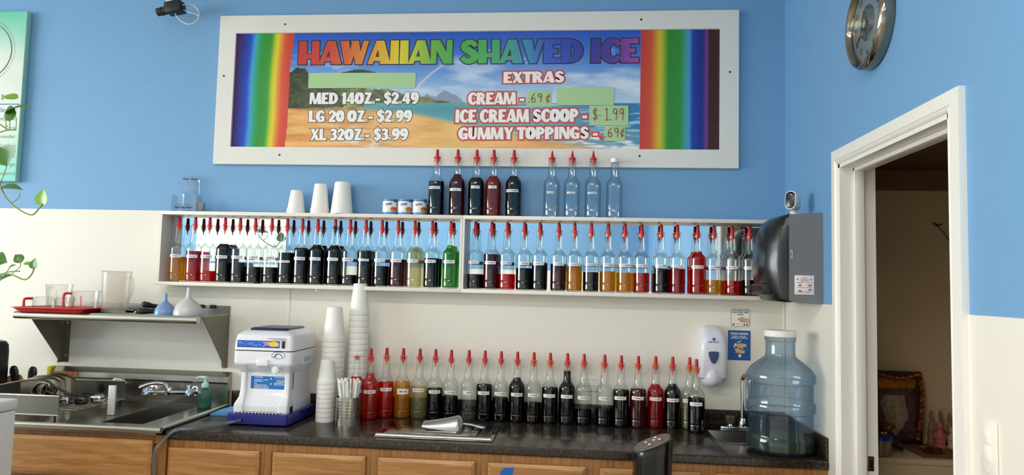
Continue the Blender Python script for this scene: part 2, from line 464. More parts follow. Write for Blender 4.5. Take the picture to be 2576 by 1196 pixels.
# right wall with the doorway
DY0, DY1, DZ = -0.700, -1.500, 2.040
XT = 0.117
w = MB()
w.box((XR, DY0, 0), (XR+XT, 0.0, CEIL)); w.box((XR, FRONT, 0), (XR+XT, DY1, CEIL)); w.box((XR, DY1, DZ), (XR+XT, DY0, CEIL))
w.build('wall_right', M_blue, kind='structure')
RB = 1.511
MB().box((XR-.004, DY0+.052, 0), (XR-.0002, 0, RB)).build('trim_4', M_white, kind='structure')
MB().box((XR-.004, FRONT, 0), (XR-.0002, DY1-.04, RB)).build('trim_5', M_white, kind='structure')
# left wall with the big window
w = MB()
w.box((LEFT-.15, FRONT, 0), (LEFT, WIN_Y0, CEIL)); w.box((LEFT-.15, WIN_Y1, 0), (LEFT, 0.12, CEIL))
w.box((LEFT-.15, WIN_Y0, 0), (LEFT, WIN_Y1, WIN_Z0)); w.box((LEFT-.15, WIN_Y0, WIN_Z1), (LEFT, WIN_Y1, CEIL))
w.build('wall_left', M_white, kind='structure')
wf = MB()
for a, b in (((WIN_Y0, WIN_Z0), (WIN_Y1, WIN_Z0+.05)), ((WIN_Y0, WIN_Z1-.05), (WIN_Y1, WIN_Z1)), ((WIN_Y0, WIN_Z0), (WIN_Y0+.05, WIN_Z1)), ((WIN_Y1-.05, WIN_Z0), (WIN_Y1, WIN_Z1))):
    wf.box((LEFT-.10, a[0], a[1]), (LEFT-.04, b[0], b[1]))
win = wf.build('window_1', M_trim, kind='structure')
M_pane = thin_glass('window_glass', (250, 252, 250), (215, 228, 222), 0.0)
MB().flat([(LEFT-.07, WIN_Y0+.05, WIN_Z0+.05), (LEFT-.07, WIN_Y1-.05, WIN_Z0+.05), (LEFT-.07, WIN_Y1-.05, WIN_Z1-.05), (LEFT-.07, WIN_Y0+.05, WIN_Z1-.05)]).build('window_pane', M_pane, win)
MB().box((LEFT, FRONT-.12, 1.77), (XR+XT, FRONT, CEIL)).box((LEFT, FRONT-.12, 0), (XR+XT, FRONT, 1.77), 1).build('wall_front', [M_blue, M_white], kind='structure')
MB().box((LEFT-.15, FRONT-.12, -.1), (2.4, 0.12, 0)).build('floor', M_floor, kind='structure')
MB().box((LEFT-.15, FRONT-.12, CEIL), (2.4, 0.12, CEIL+.1)).build('ceiling', M_ceil, kind='structure')
# lamps behind the photographer
M_lampf = mat('lamp_housing', (235, 235, 232), 0.4)
for i, (lx, ly) in enumerate(LAMPS):
    t = thing('ceiling_light', ['white ceiling light over the sink side of the shop', 'white ceiling light over the counter side of the shop', 'white ceiling light at the shop front, sink side', 'white ceiling light at the shop front, door side'][i], 'ceiling light', (lx, ly, CEIL), group='ceiling lights')
    m = MB()
    for a, b in (((-.62, -.30), (.62, -.26)), ((-.62, .26), (.62, .30)), ((-.62, -.26), (-.58, .26)), ((.58, -.26), (.62, .26))):
        m.box((lx+a[0], ly+a[1], CEIL-.05), (lx+b[0], ly+b[1], CEIL-.001))
    m.build('frame', M_lampf, t)
# poster on the front wall, seen only in the shelf mirrors
t = thing('wall_poster', 'white poster with an orange and a blue disc, on the wall opposite the shelves', 'poster', (-4.9, FRONT, 1.8))
M_paper = mat('white_paper', (238, 236, 230), 0.6, var=0.02)
MB().box((-5.6, FRONT+.001, 1.8), (-4.23, FRONT+.012, 2.9)).build('sheet', M_paper, t)
M_or = mat('orange_ink', (232, 176, 110), 0.5); M_bl = mat('blue_ink', (70, 150, 205), 0.5)
m = MB()
for cx, cz, r, k in ((-4.98, 2.56, .13, 0), (-4.72, 2.57, .14, 1), (-4.54, 2.58, .11, 1)):
    m.add([(cx+r*math.cos(a*PI/12), FRONT+.014, cz+r*math.sin(a*PI/12)) for a in range(24)], [list(range(24))], k)
m.build('printed_discs', [M_or, M_bl], t)

# doorway casing, jambs and stop
dr = bpy.data.objects.new('door_1', None); COL.objects.link(dr); dr.location = (XR, DY0, 0); dr['kind'] = 'structure'
pTR = onx(XR-.018, 2409.6, 220.7); pTL = onx(XR-.018, 2090.6, 380.0)
yL = pTL.y; yR = pTR.y; zT = (pTR.z+pTL.z)/2
cs = MB()
prof = [(0.0, .006), (0.004, .014), (0.012, .018), (0.70, .018), (0.78, .013), (0.84, .016), (0.95, .012), (1.0, .006)]
def mitred(y_out, y_in, z_out, z_in, yo2, yi2):
    """casing round the opening: outer to inner profile swept over left leg, head, right leg"""
    vs = []; fs = []; k = len(prof)
    for (s, d) in prof:
        yo = y_out+(y_in-y_out)*s; z = z_out+(z_in-z_out)*s; y2 = yo2+(yi2-yo2)*s
        vs += [(XR-d, yo, 0.0), (XR-d, yo, z), (XR-d, y2, z), (XR-d, y2, 0.0)]
    for i in range(k-1):
        for j in range(3):
            fs.append((4*i+j, 4*i+j+1, 4*i+4+j+1, 4*i+4+j))
    # back to wall
    for (e, yo, zz, y2) in ((0, y_out, z_out, yo2), (k-1, y_in, z_in, yi2)):
        o = len(vs); vs += [(XR, yo, 0.0), (XR, yo, zz), (XR, y2, zz), (XR, y2, 0.0)]
        for j in range(3): fs.append((4*e+j, 4*e+j+1, o+j+1, o+j))
    return vs, fs
vs, fs = mitred(yL, DY0, zT, DZ, yR, DY1)
cs.add(vs, fs); cs.build('door_casing', M_trim, dr, ang=0.35)
jb = MB()
jb.box((XR-.006, DY0-.014, 0), (XR+XT+.005, DY0, DZ)); jb.box((XR-.006, DY1, 0), (XR+XT+.005, DY1+.014, DZ)); jb.box((XR-.006, DY1, DZ-.014), (XR+XT+.005, DY0, DZ))
jb.build('door_jamb', M_trim, dr)
st = MB()
st.box((XR+.042, DY0-.028, 0), (XR+.078, DY0-.014, DZ-.014), r=.003); st.box((XR+.042, DY1+.014, 0), (XR+.078, DY1+.028, DZ-.014), r=.003); st.box((XR+.042, DY1+.014, DZ-.030), (XR+.078, DY0-.014, DZ-.014), r=.003)
st.build('door_stop', M_trim, dr)
sp = MB(); sp.box((XR+.082, DY0-.017, .915), (XR+.106, DY0-.0145, .968), r=.001); pl = sp.build('strike_plate', M_chrome, dr)
sp = MB(); sp.box((XR+.088, DY0-.0185, .928), (XR+.101, DY0-.0172, .955)); sp.build('latch_hole', M_black, pl)

# storeroom behind the doorway
CX = XR+XT
MB().box((CX, 0.0, 0), (2.4, 0.1, 2.3)).build('wall_storeroom_back', M_tan, kind='structure')
MB().box((2.3, -2.4, 0), (2.4, 0, 2.3)).build('wall_storeroom_right', M_tan, kind='structure')
MB().box((CX, -2.4, 0), (2.3, -2.3, 2.3)).build('wall_storeroom_front', M_tan, kind='structure')
MB().box((CX, -2.3, 2.135), (2.3, 0, 2.3)).build('ceiling_storeroom', M_brown, kind='structure')
MB().box((CX, -.02, 2.042), (2.3, 0, 2.135)).build('trim_6', M_beam, kind='structure')
# ================================================================ framed menu sign
M_frame = mat('white_board_paint', (226, 223, 216), 0.45, var=0.02, scale=10, bump=0.06)
SGY = -0.024
def sg(px, py, y=SGY): return ony(y, px, py)
sTL, sTR, sBR, sBL = sg(553, 40.5), sg(1859.5, 24), sg(1858, 423), sg(537, 413)
fx0, fx1 = (sTL.x+sBL.x)/2, (sTR.x+sBR.x)/2; fz1, fz0 = (sTL.z+sTR.z)/2, (sBL.z+sBR.z)/2
i1, i2, i3, i4 = sg(592, 84), sg(1811, 71.5), sg(1811, 376), sg(581, 370)
ix0, ix1 = (i1.x+i4.x)/2, (i2.x+i3.x)/2; iz1, iz0 = (i1.z+i2.z)/2, (i3.z+i4.z)/2
sign = thing('menu_sign', 'wide white framed shaved ice menu sign high on the blue wall', 'sign', ((fx0+fx1)/2, 0, fz0))
def board(poly, nm='frame_board'):
    m = MB(); m.prism(poly, 'xz', SGY, -0.0005)
    return m.build(nm, M_frame, sign)
g = .0006
board([(fx0, fz0), (ix0-g, iz0-g), (ix0-g, iz1+g), (fx0, fz1)]); board([(fx1, fz0), (fx1, fz1), (ix1+g, iz1+g), (ix1+g, iz0-g)])
board([(fx0+g, fz1), (ix0, iz1), (ix1, iz1), (fx1-g, fz1)]); board([(fx0+g, fz0), (fx1-g, fz0), (ix1, iz0), (ix0, iz0)])
for q in ((717, 61), (1613, 49), (563, 191), (1836, 181), (703, 390), (1609, 393)):
    c = sg(*q); MB().lathe([(0, .0015), (.005, .001), (.0055, 0)], 12, M=Matrix.Translation(c) @ Matrix.Rotation(PI/2, 4, 'X')).build('screw', M_dot, sign)
BY = -0.010
# --- the printed banner. P(x,z) gives photo-like print coordinates
NX, NZ = 620, 150
bx0, bx1, bz0, bz1 = ix0-.004, ix1+.004, iz0-.004, iz1+.004
vs = []; fs = []
for j in range(NZ+1):
    for i in range(NX+1):
        vs.append((bx0+(bx1-bx0)*i/NX, BY, bz0+(bz1-bz0)*j/NZ))
for j in range(NZ):
    for i in range(NX):
        a = j*(NX+1)+i; fs.append((a, a+1, a+NX+2, a+NX+1))
m = MB(); m.v = [Vector(v) for v in vs]; m.f = fs; m.m = [0]*len(fs)
banner = m.build('banner', printed('banner_print', 0.28), sign, recalc=False, smooth=False)
_rn = np.random.RandomState(3)
def vnoise(x, y, seed=0):
    """smooth value noise, arrays in"""
    tb = np.random.RandomState(seed).rand(64, 64)
    xi = np.floor(x).astype(int); yi = np.floor(y).astype(int); fx = x-xi; fy = y-yi
    fx = fx*fx*(3-2*fx); fy = fy*fy*(3-2*fy)
    a = tb[yi % 64, xi % 64]; b = tb[yi % 64, (xi+1) % 64]; c = tb[(yi+1) % 64, xi % 64]; d = tb[(yi+1) % 64, (xi+1) % 64]
    return (a*(1-fx)+b*fx)*(1-fy)+(c*(1-fx)+d*fx)*fy
def fbm(x, y, seed=0, o=4):
    s = 0; a = .5
    for k in range(o):
        s = s+a*vnoise(x*2**k, y*2**k, seed+k); a *= .5
    return s
def ramp(x, stops):
    xs = [s[0] for s in stops]; return np.stack([np.interp(x, xs, [s[1][c] for s in stops]) for c in range(3)], -1)
def blend(a, b, t):
    t = np.clip(t, 0, 1)[..., None]; return a*(1-t)+b*t
U, Vv = np.meshgrid(np.linspace(0, 1, NX+1), np.linspace(1, 0, NZ+1))
PX = 586+U*(1811-586); PY = 78+Vv*(374-78)+((PX-1200)/1220)*0
sky = ramp(PY, [(75, (26, 82, 190)), (130, (48, 112, 205)), (190, (105, 155, 215)), (250, (178, 205, 228)), (270, (200, 218, 230))])
cl = fbm(PX/150, PY/38, 5); sky = blend(sky, np.array([226, 232, 240.]), np.clip((cl-.52)*5, 0, .8)*np.clip((PY-110)/90, 0, 1)*np.clip((PX-900)/300, .1, 1))
cl2 = fbm(PX/90, PY/22, 9); sky = blend(sky, np.array([215, 225, 238.]), np.clip((cl2-.6)*5, 0, .5)*np.clip((PY-75)/40, 0, 1))
im = sky
dist = np.abs(np.hypot(PX-1290, (PY-330)*1.25)-262); arc = np.clip(1-dist/5, 0, 1)*(PX < 1240)*(PX > 1040)*(PY > 150)
im = blend(im, np.array([240, 215, 220.]), arc*.75)
mt = 262-20*np.exp(-((PX-1093)/16)**2)-27*np.exp(-((PX-1133)/22)**2)-16*np.exp(-((PX-1165)/18)**2)-16*fbm(PX/20, PX*0, 11)*np.exp(-((PX-1120)/70)**2)
im = blend(im, np.array([122, 136, 164.])+18*(fbm(PX/12, PY/8, 2)-.5)[..., None], (PY > mt)*(PY < 264)*(PX > 1040)*(PX < 1230)*.9)
hill = 262-np.clip((1120-PX)/1.0, 0, 400)*.19-18*fbm(PX/45, PX*0+3, 21); hill = np.where(PX < 1150, hill, 266)
ht = ramp(fbm(PX/22, PY/12, 31), [(.25, (36, 60, 24)), (.5, (104, 120, 44)), (.75, (168, 168, 76))])
im = blend(im, ht, ((PY > hill)*(PX < 1160)).astype(float))
dark = 184-10*np.exp(-((PX-905)/45)**2)*1.0
im = blend(im, np.array([24, 44, 34.]), ((PY > 184-11*np.exp(-((PX-915)/40)**2.0))*(PY < 205)*(PX > 800)*(PX < 960)).astype(float))
sea = ramp(PY, [(255, (60, 165, 165)), (275, (40, 140, 160)), (320, (90, 170, 170))])
sea = blend(sea, np.array([38, 118, 178.]), np.clip((PX-1300)/250, 0, 1)*.9)
wv = fbm(PX/60+PY/30, PY/4.0, 41); sea = blend(sea, np.array([225, 238, 242.]), np.clip((wv-.58)*7, 0, .7)*np.clip((PX-1180)/200, 0, 1))
seatop = np.where(PX > 1160, 258, 258+0*PX)
im = blend(im, sea, ((PY > seatop)*(PX > 930)).astype(float))
shore = np.interp(PX, [735, 930, 1060, 1180, 1330, 1500, 1620], [264, 267, 278, 304, 332, 354, 374])
sand = ramp(fbm(PX/70, PY/9, 51), [(.2, (196, 130, 62)), (.5, (226, 160, 84)), (.8, (240, 188, 118))])
sand = blend(sand, np.array([238, 206, 120.]), np.clip((PX-1050)/120, 0, 1)*np.clip((1330-PX)/150, 0, 1)*.6)
edge = np.clip((PY-shore)/14, 0, 1); im = blend(im, sand, edge)
foam = fbm(PX/26, PY/7, 61); ff = np.exp(-((PX-900-(PY-330)*1.2)/70)**2)*np.clip((PY-300)/40, 0, 1)
im = blend(im, np.array([226, 214, 204.]), np.clip((foam-.42)*6, 0, 1)*ff*.9)
ww = np.clip((PX-1360)/120, 0, 1)*np.clip((PY-318)/12, 0, 1)*np.clip((shore+26-PY)/20, 0, 1)
im = blend(im, np.array([120, 165, 180.]), ww*.6); im = blend(im, np.array([236, 236, 232.]), np.clip((fbm(PX/50-PY/20, PY/5, 71)-.5)*8, 0, 1)*ww)
tr = fbm(PX/18, PY/13, 81); th = np.interp(PX, [735, 750, 775, 790, 830, 870], [185, 168, 172, 198, 215, 240])+22*(tr-.5)
im = blend(im, ramp(fbm(PX/8, PY/6, 91), [(.2, (14, 26, 12)), (.5, (40, 60, 22)), (.8, (92, 104, 40))]), ((PY > th)*(PY < 270-(tr-.5)*10)*(PX < 880)).astype(float))
RB_ = [(586, (92, 26, 96)), (597, (70, 26, 110)), (606, (22, 40, 140)), (624, (22, 66, 190)), (636, (60, 160, 215)), (646, (40, 160, 120)), (660, (40, 142, 50)), (680, (50, 150, 46)), (690, (180, 196, 40)), (698, (232, 208, 40)), (706, (226, 150, 50)), (718, (214, 78, 50)), (735, (206, 58, 46))]
RB2 = [(1620, (196, 54, 44)), (1645, (204, 76, 44)), (1658, (214, 150, 40)), (1668, (212, 190, 40)), (1676, (150, 176, 40)), (1688, (44, 136, 44)), (1715, (44, 140, 52)), (1728, (60, 160, 150)), (1738, (70, 150, 205)), (1746, (26, 60, 160)), (1768, (22, 36, 130)), (1778, (120, 52, 140)), (1782, (120, 52, 140)), (1783.5, (60, 22, 22)), (1811, (58, 22, 20))]
wob = 2.0*np.sin(PY/40)+((PY-220)*-.035)
st1 = ramp(PX-wob*.8+3, RB_); st2 = ramp(PX, RB2)
im = np.where((PX-wob < 734)[..., None], st1, im); im = np.where((PX > 1620)[..., None], st2, im)
c = im/255.0; c = np.where(c <= .04045, c/12.92, ((c+.055)/1.055)**2.4)
a = banner.data.color_attributes.new('ink', 'FLOAT_COLOR', 'POINT')
a.data.foreach_set('color', np.concatenate([c, np.ones(c.shape[:2]+(1,))], -1).reshape(-1).astype(np.float32))
M_ink_dark = mat('dark_print', (34, 30, 44), 0.4); M_ink_red = mat('red_outline_print', (192, 62, 58), 0.4); M_ink_white = mat('white_print', (240, 238, 234), 0.4)
M_green = mat('pale_green_paper', (172, 208, 156), 0.75, var=0.03, scale=20); M_pen = mat('brown_felt_pen', (146, 56, 40), 0.6)
def sline(txt, x0, x1, y0, y1, mats_, grow, name='lettering', y=BY, gap=.0, fill=.022):
    """y0/y1 = cap top and baseline in the photo, at the line's two ends"""
    a = ony(y, x0, y1[0]); b = ony(y, x1, y1[1]); tp = ony(y, x0, y0[0])
    ux = (b-a); wd = ux.length; ux.normalize(); h = tp.z-a.z
    m = MB(); put_strokes(m, txt, GL, a+Vector((0, -.0012, 0)), ux, (0, 0, 1), wd, h, fill, 0, gap)
    o = m.build(name, mats_[0], sign, smooth=False, recalc=False)
    m = MB(); put_strokes(m, txt, GL, a+Vector((0, -.0006, 0)), ux, (0, 0, 1), wd, h, grow+fill, 0, gap)
    m.build('outline', mats_[1], o, smooth=False, recalc=False)
    return o
ttl = sline('HAWAIIAN SHAVED ICE', 752, 1604, (106, 96), (161, 156), (printed('title_print', .3), M_ink_dark), .045, 'title_lettering', gap=.0, fill=.03)
TS = [(0, (196, 48, 44)), (.10, (206, 66, 48)), (.17, (216, 112, 48)), (.26, (222, 176, 44)), (.31, (226, 206, 50)), (.36, (170, 196, 60)), (.42, (84, 172, 72)), (.54, (70, 170, 84)), (.62, (56, 160, 130)), (.68, (50, 140, 180)), (.73, (38, 90, 190)), (.80, (30, 66, 176)), (.87, (40, 46, 150)), (.93, (84, 56, 150)), (1, (170, 70, 160))]
xs = [v.co.x for v in ttl.data.vertices]; x0_, x1_ = min(xs), max(xs)
def tcol(co):
    u = (co.x-x0_)/(x1_-x0_); return tuple(np.interp(u, [s[0] for s in TS], [s[1][k] for s in TS]) for k in range(3))
colour_points(ttl, tcol)
WD = (M_ink_white, M_ink_dark); WR = (M_ink_white, M_ink_red)
sline('MED 14OZ.- $2.49', 779, 1053, (234, 233), (262, 261), WD, .05)
sline('LG 20 OZ.- $2.99', 777, 1036, (279, 278), (307, 306), WD, .05)
sline('XL 32OZ.- $3.99', 781, 1026, (325, 325), (353, 352), WD, .05)
sline('EXTRAS', 1267, 1418, (182, 180), (209, 207), WR, .125)
sline('CREAM -', 1177, 1318, (234, 234), (263, 262), WR, .125)
sline('ICE CREAM SCOOP -', 1146, 1476, (277, 275), (308, 306), WR, .125)
sline('GUMMY TOPPINGS -', 1153, 1503, (322, 319), (351, 349), WR, .125)
c0 = ony(BY-.0008, 1513, 346)
MB().add([(c0.x+.012*math.cos(k*PI/8), c0.y, c0.z+.013*math.sin(k*PI/8)) for k in range(16)], [list(range(16))]).build('printed_dot', mat('red_print', (206, 66, 54), 0.4), sign, smooth=False)
def patch(x0, y0, x1, y1, txt=None, tx=None, tilt=0, d=.002):
    a, b = ony(BY-d, x0, y1), ony(BY-d, x1, y0)
    m = MB(); n = 8; vs = []
    for i in range(n+1):
        x = a.x+(b.x-a.x)*i/n; bow = .0012*math.sin(PI*i/n)+.0006
        vs += [(x, a.y-bow+.0006, a.z+tilt*i/n), (x, a.y-bow+.0006, b.z+tilt*i/n)]
    m.add(vs, [(2*i, 2*i+2, 2*i+3, 2*i+1) for i in range(n)])
    # thickness towards the banner
    m.add([(v[0], v[1]+.0005, v[2]) for v in vs], [(2*i, 2*i+1, 2*i+3, 2*i+2) for i in range(n)])
    o = m.build('paper_patch', M_green, sign, recalc=False)
    if txt:
        q0 = ony(BY-d-.003, tx[0], tx[3]); q1 = ony(BY-d-.003, tx[2], tx[1])
        m = MB(); put_strokes(m, txt, HW, q0, (1, 0, 0), (0, 0, 1), q1.x-q0.x, q1.z-q0.z, gap=.06)
        m.build('handwriting', M_pen, o, smooth=False, recalc=False)
patch(775, 183, 1046, 222); patch(1325, 228, 1387, 267, '.69 c', (1328, 235, 1383, 258))
patch(1400, 219, 1545, 265, d=.0022); patch(1482, 266, 1581, 316, '$- 1.99', (1491, 273, 1569, 302), d=.0036)
patch(1520, 317, 1573, 355, '.69c', (1521, 322, 1570, 345), d=.0030)
# ================================================================ mirrored bottle shelves
M_shelf = mat('white_shelf_laminate', (232, 226, 216), 0.32, var=0.015, scale=14)
M_mirror = mat('mirror_silver', (236, 240, 240), 0.0, 1.0, var=0.005, scale=3)
SY = -0.105; MIR = -0.012; ZB0, ZB1, ZT0, ZT1 = 1.5145, 1.533, 1.8675, 1.8854
sL = ony(SY, 404, 529).x; sM = ony(SY, 1161, 650).x; sR = XR-.001
def shelf_unit(x0, x1, label, over=0.0):
    t = thing('mirrored_shelf', label, 'wall shelf', ((x0+x1)/2, -.05, ZB0), group=None)
    MB().box((x0-over, SY-.006, ZB0), (x1, MIR-.0005, ZB1), r=.0015).build('bottom_board', M_shelf, t)
    MB().box((x0, SY, ZT0), (x1, -.0008, ZT1), r=.0015).build('top_board', M_shelf, t)
    MB().box((x0, SY+.001, ZB1), (x0+.0105, MIR-.0005, ZT0)).build('side_board', M_shelf, t)
    MB().box((x1-.0105, SY+.001, ZB1), (x1, MIR-.0005, ZT0)).build('side_board', M_shelf, t)
    MB().box((x0, MIR, ZB0), (x1, -.0045, ZT0)).build('mirror', M_mirror, t)
    return t
shelf_unit(sL, sM-.0006, 'long white shelf backed by a mirror, holding syrup bottles, on the sink side', over=.012)
shelf_unit(sM+.0006, sR, 'long white shelf backed by a mirror, ending at the towel dispenser')
p = ony(SY+.02, 797, 728)
tag(MB().box((p.x-.006, SY+.012, ZB0-.012), (p.x+.006, SY+.03, ZB0-.0002), r=.002).build('shelf_clip', M_shelf), 'tiny white clip under the front edge of the sink-side shelf', 'clip')

# ---------------------------------------------------------------- syrup bottles
M_glass = thin_glass('bottle_glass', (254, 255, 254), (220, 229, 224), 0.02, 1.5, gl=1.9)
M_clear = thin_glass('clear_bottle_plastic', (250, 252, 252), (176, 194, 206), 0.03, 1.5, gl=2.6)
M_lab = mat('label_tape', (240, 236, 232), 0.12, var=0.02, coat=1.0)
M_labink = mat('label_print_maroon', (120, 56, 62), 0.6); M_labink2 = mat('label_print_black', (40, 38, 40), 0.6)
M_cap = mat('pourer_cap_red', (176, 18, 30), 0.35, var=0.08)
M_pour = mat('pourer_plastic_red', (236, 62, 44), 0.35, var=0.1); M_pour2 = mat('pourer_plastic_orange', (238, 92, 40), 0.35, var=0.1)
M_pourb = mat('pourer_plastic_black', (30, 26, 30), 0.35); M_wcap = mat('white_screw_cap', (240, 238, 236), 0.4)
SYR = {
 'black': syrup_mat('syrup_black', (10, 10, 14), .1, (8, 8, 12)),
 'blue': syrup_mat('syrup_blue_black', (14, 16, 34), .1, (8, 10, 22)),
 'greenblack': syrup_mat('syrup_green_black', (10, 30, 26), .2, (6, 16, 14)),
 'purple': syrup_mat('syrup_dark_purple', (60, 14, 34), .3, (30, 8, 18)),
 'burgundy': syrup_mat('syrup_burgundy', (132, 14, 40), .4, (92, 8, 26)),
 'crimson': syrup_mat('syrup_crimson', (226, 16, 44), .5, (196, 8, 30)),
 'red': syrup_mat('syrup_red', (248, 30, 34), .55, (236, 14, 22)),
 'orangered': syrup_mat('syrup_orange_red', (244, 64, 30), .5, (230, 44, 22)),
 'amber': syrup_mat('syrup_amber', (252, 196, 44), .62, (246, 164, 10)),
 'pale': syrup_mat('syrup_pale_yellow', (238, 232, 190), .8, (214, 202, 146)),
 'green': syrup_mat('syrup_bright_green', (70, 206, 30), .5, (34, 160, 12)),
 'brownred': syrup_mat('syrup_brown_red', (176, 40, 36), .25, (160, 34, 30)),
 'clear': syrup_mat('syrup_clear', (226, 226, 214), .9, (190, 190, 178)),
}
CNAME = {'black': 'black', 'blue': 'blue-black', 'greenblack': 'green-black', 'purple': 'dark purple', 'burgundy': 'burgundy', 'crimson': 'crimson', 'red': 'red', 'orangered': 'orange-red', 'amber': 'amber', 'pale': 'pale yellow', 'green': 'bright green', 'brownred': 'brown-red', 'clear': 'clear'}
# outside profiles (radius, height): conical-shouldered glass and round-shouldered glass
PR_A = [(0, .002), (.030, 0), (.0352, .003), (.0370, .010), (.0371, .013), (.0372, .033), (.0372, .036), (.0364, .0385), (.0364, .0405), (.0374, .043), (.0374, .047), (.0375, .162), (.0375, .168), (.0370, .1735), (.0345, .1775), (.0265, .187), (.0215, .1925), (.0200, .197), (.0195, .202), (.0185, .225), (.0162, .262), (.0160, .268), (.0160, .270), (.0178, .2715), (.0178, .2775), (.0150, .2785)]
PR_B = [(0, .002), (.030, 0), (.0348, .003), (.0368, .011), (.0368, .014), (.0368, .031), (.0368, .034), (.0361, .0365), (.0361, .0385), (.0369, .041), (.0369, .046), (.0370, .151), (.0370, .158), (.0362, .166), (.0335, .1755), (.0285, .1835), (.0235, .190), (.0200, .197), (.0184, .206), (.0172, .235), (.0158, .268), (.0158, .270), (.0176, .2715), (.0176, .2775), (.0150, .2785)]
PR_B = [(r*(1.035 if z < .18 else 1.0), z) for r, z in PR_B]
def rad(prof, z):
    pts = prof[1:]
    return float(np.interp(z, [p[1] for p in pts], [p[0] for p in pts]))
PROTO = {}
def pm(key, fn):
    if key not in PROTO: PROTO[key] = fn()
    return PROTO[key]
def mesh_only(mb, mats_, ang=0.6):
    o = mb.build('proto', mats_, ang=ang); me = o.data; bpy.data.objects.remove(o); return me
def mobj(name, me, parent, loc=(0,0,0), rz=0.0):
    o = bpy.data.objects.new(name, me); COL.objects.link(o); o.parent = parent; o.location = loc; o.rotation_euler = (0, 0, rz); return o
def pourer_mesh(pmat, s=1.0):
    m = MB()
    m.lathe([(0, .243), (.0022, .243), (.0026, .256), (.0075, .266), (.0085, .2700), (.0128, .2700), (.0128, .2710), (.0088, .2716), (.0092, .2756), (.0150, .2760), (.0150, .2772), (.0092, .2778), (.0092, .2818), (.0172, .2822), (.0172, .2832), (.0092, .2838), (.0092, .2872), (.0188, .2876), (.0188, .2892), (.0090, .2900), (.0080, .2925), (0, .2925)], 16)
    return mesh_only(m, pmat)
def cap_mesh(pointed=False):
    m = MB()
    if pointed: m.lathe([(0, .2925), (.0078, .2925), (.0080, .296), (.0066, .300), (.0046, .312), (.0022, .325), (0, .327)], 14)
    else: m.lathe([(0, .2925), (.0086, .2925), (.0092, .2950), (.0084, .3000), (.0074, .318), (.0068, .3245), (.0048, .3275), (0, .328)], 14)
    return mesh_only(m, M_cap)
def bottle(x, y, z, prof, syr, level, label, group, pour='red', lab_z=.130, lab_w=.060, lab_h=.0155, lab_a=0.0, tape=True, ink=None, seed=0, glass=None, cap='pourer', tilt=0.0, txt=None):
    t = thing('syrup_bottle', label, 'bottle', (x, y, z), 0, group)
    P_ = PR_A if prof == 'A' else PR_B
    gl = glass or M_glass
    mobj('glass_body', pm(('g', prof, gl.name), lambda: mesh_only(MB().lathe(P_, 28), gl, 0.5)), t)
    if syr:
        lv = min(level, .262)
        pts = [(0, .0045)]+[(max(r-.0014, .001), max(zz, .0045)) for r, zz in P_[1:] if zz < lv]+[(rad(P_, lv)-.0014, lv), (0, lv)]
        o = MB().lathe(pts, 24).build('syrup', SYR[syr], t, local=True, ang=.5)
    if cap == 'pourer':
        pmt = {'red': M_pour, 'orange': M_pour2, 'black': M_pourb}[pour]
        po = mobj('pourer', pm(('p', pour), lambda: pourer_mesh(pmt)), t, rz=seed)
        mobj('pourer_cap', pm('cap', cap_mesh), po)
    elif cap == 'pointed':
        po = mobj('pourer', pm(('p', 'red'), lambda: pourer_mesh(M_pour)), t, rz=seed)
        mobj('pourer_cap', pm('capp', lambda: cap_mesh(True)), po)
    elif cap == 'screw':
        mobj('screw_cap', pm('scr', lambda: mesh_only(MB().lathe([(0, .269), (.0185, .269), (.019, .271), (.019, .287), (.0175, .289), (0, .289)], 20), M_wcap)), t)
    if tape:
        r = rad(P_, lab_z)+.0006
        n = 10; vs = []; a0 = -PI/2+lab_a-lab_w/2/r; a1 = -PI/2+lab_a+lab_w/2/r
        rd = random.Random(seed*7+3); sl = (rd.random()-.5)*.0025
        def W(u, v, d=0.0): a = a0+u/r; return ((r+d)*math.cos(a), (r+d)*math.sin(a), lab_z-lab_h/2+v+sl*(u/lab_w-.5))
        for i in range(n+1):
            u = lab_w*i/n; vs += [W(u, 0), W(u, lab_h), W(u, 0, -.0004), W(u, lab_h, -.0004)]
        m = MB()
        m.add(vs, [f for i in range(n) for f in ((4*i, 4*i+4, 4*i+5, 4*i+1), (4*i+2, 4*i+3, 4*i+7, 4*i+6), (4*i+1, 4*i+5, 4*i+7, 4*i+3), (4*i, 4*i+2, 4*i+6, 4*i+4))])
        lo = m.build('label', M_lab, t, local=True)
        m = MB(); tw = lab_w*rd.uniform(.42, .7); x0 = (lab_w-tw)*rd.uniform(.45, .6); th = lab_h*.30
        if txt: put2d(m, bfont(txt, .02), (0,0,0), (1,0,0), (0,0,1), lab_w*.84, lab_h*.42, warp=lambda a, b: W(a+lab_w*.08, b+lab_h*.3, .0003))
        else: illegible(m, (0,0,0), (1,0,0), (0,0,1), tw, th, seed+11, warp=lambda a, b: W(a+x0, b+lab_h*.36, .0003))
        m.build('print', ink or M_labink, lo, local=True, smooth=False, recalc=False)
    return t
ORD = ['first', 'second', 'third', 'fourth', 'fifth', 'sixth', 'seventh', 'eighth', 'ninth', 'tenth', 'eleventh', 'twelfth', 'thirteenth', 'fourteenth', 'fifteenth', 'sixteenth', 'seventeenth', 'eighteenth', 'nineteenth', 'twentieth', 'twenty-first', 'twenty-second']
def filldesc(lv):
    if lv is None: return 'empty'
    if lv < .045: return 'nearly empty'
    if lv < .078: return 'one third full'
    if lv < .112: return 'half full'
    if lv < .150: return 'two thirds full'
    if lv < .180: return 'nearly full'
    return 'brimming'
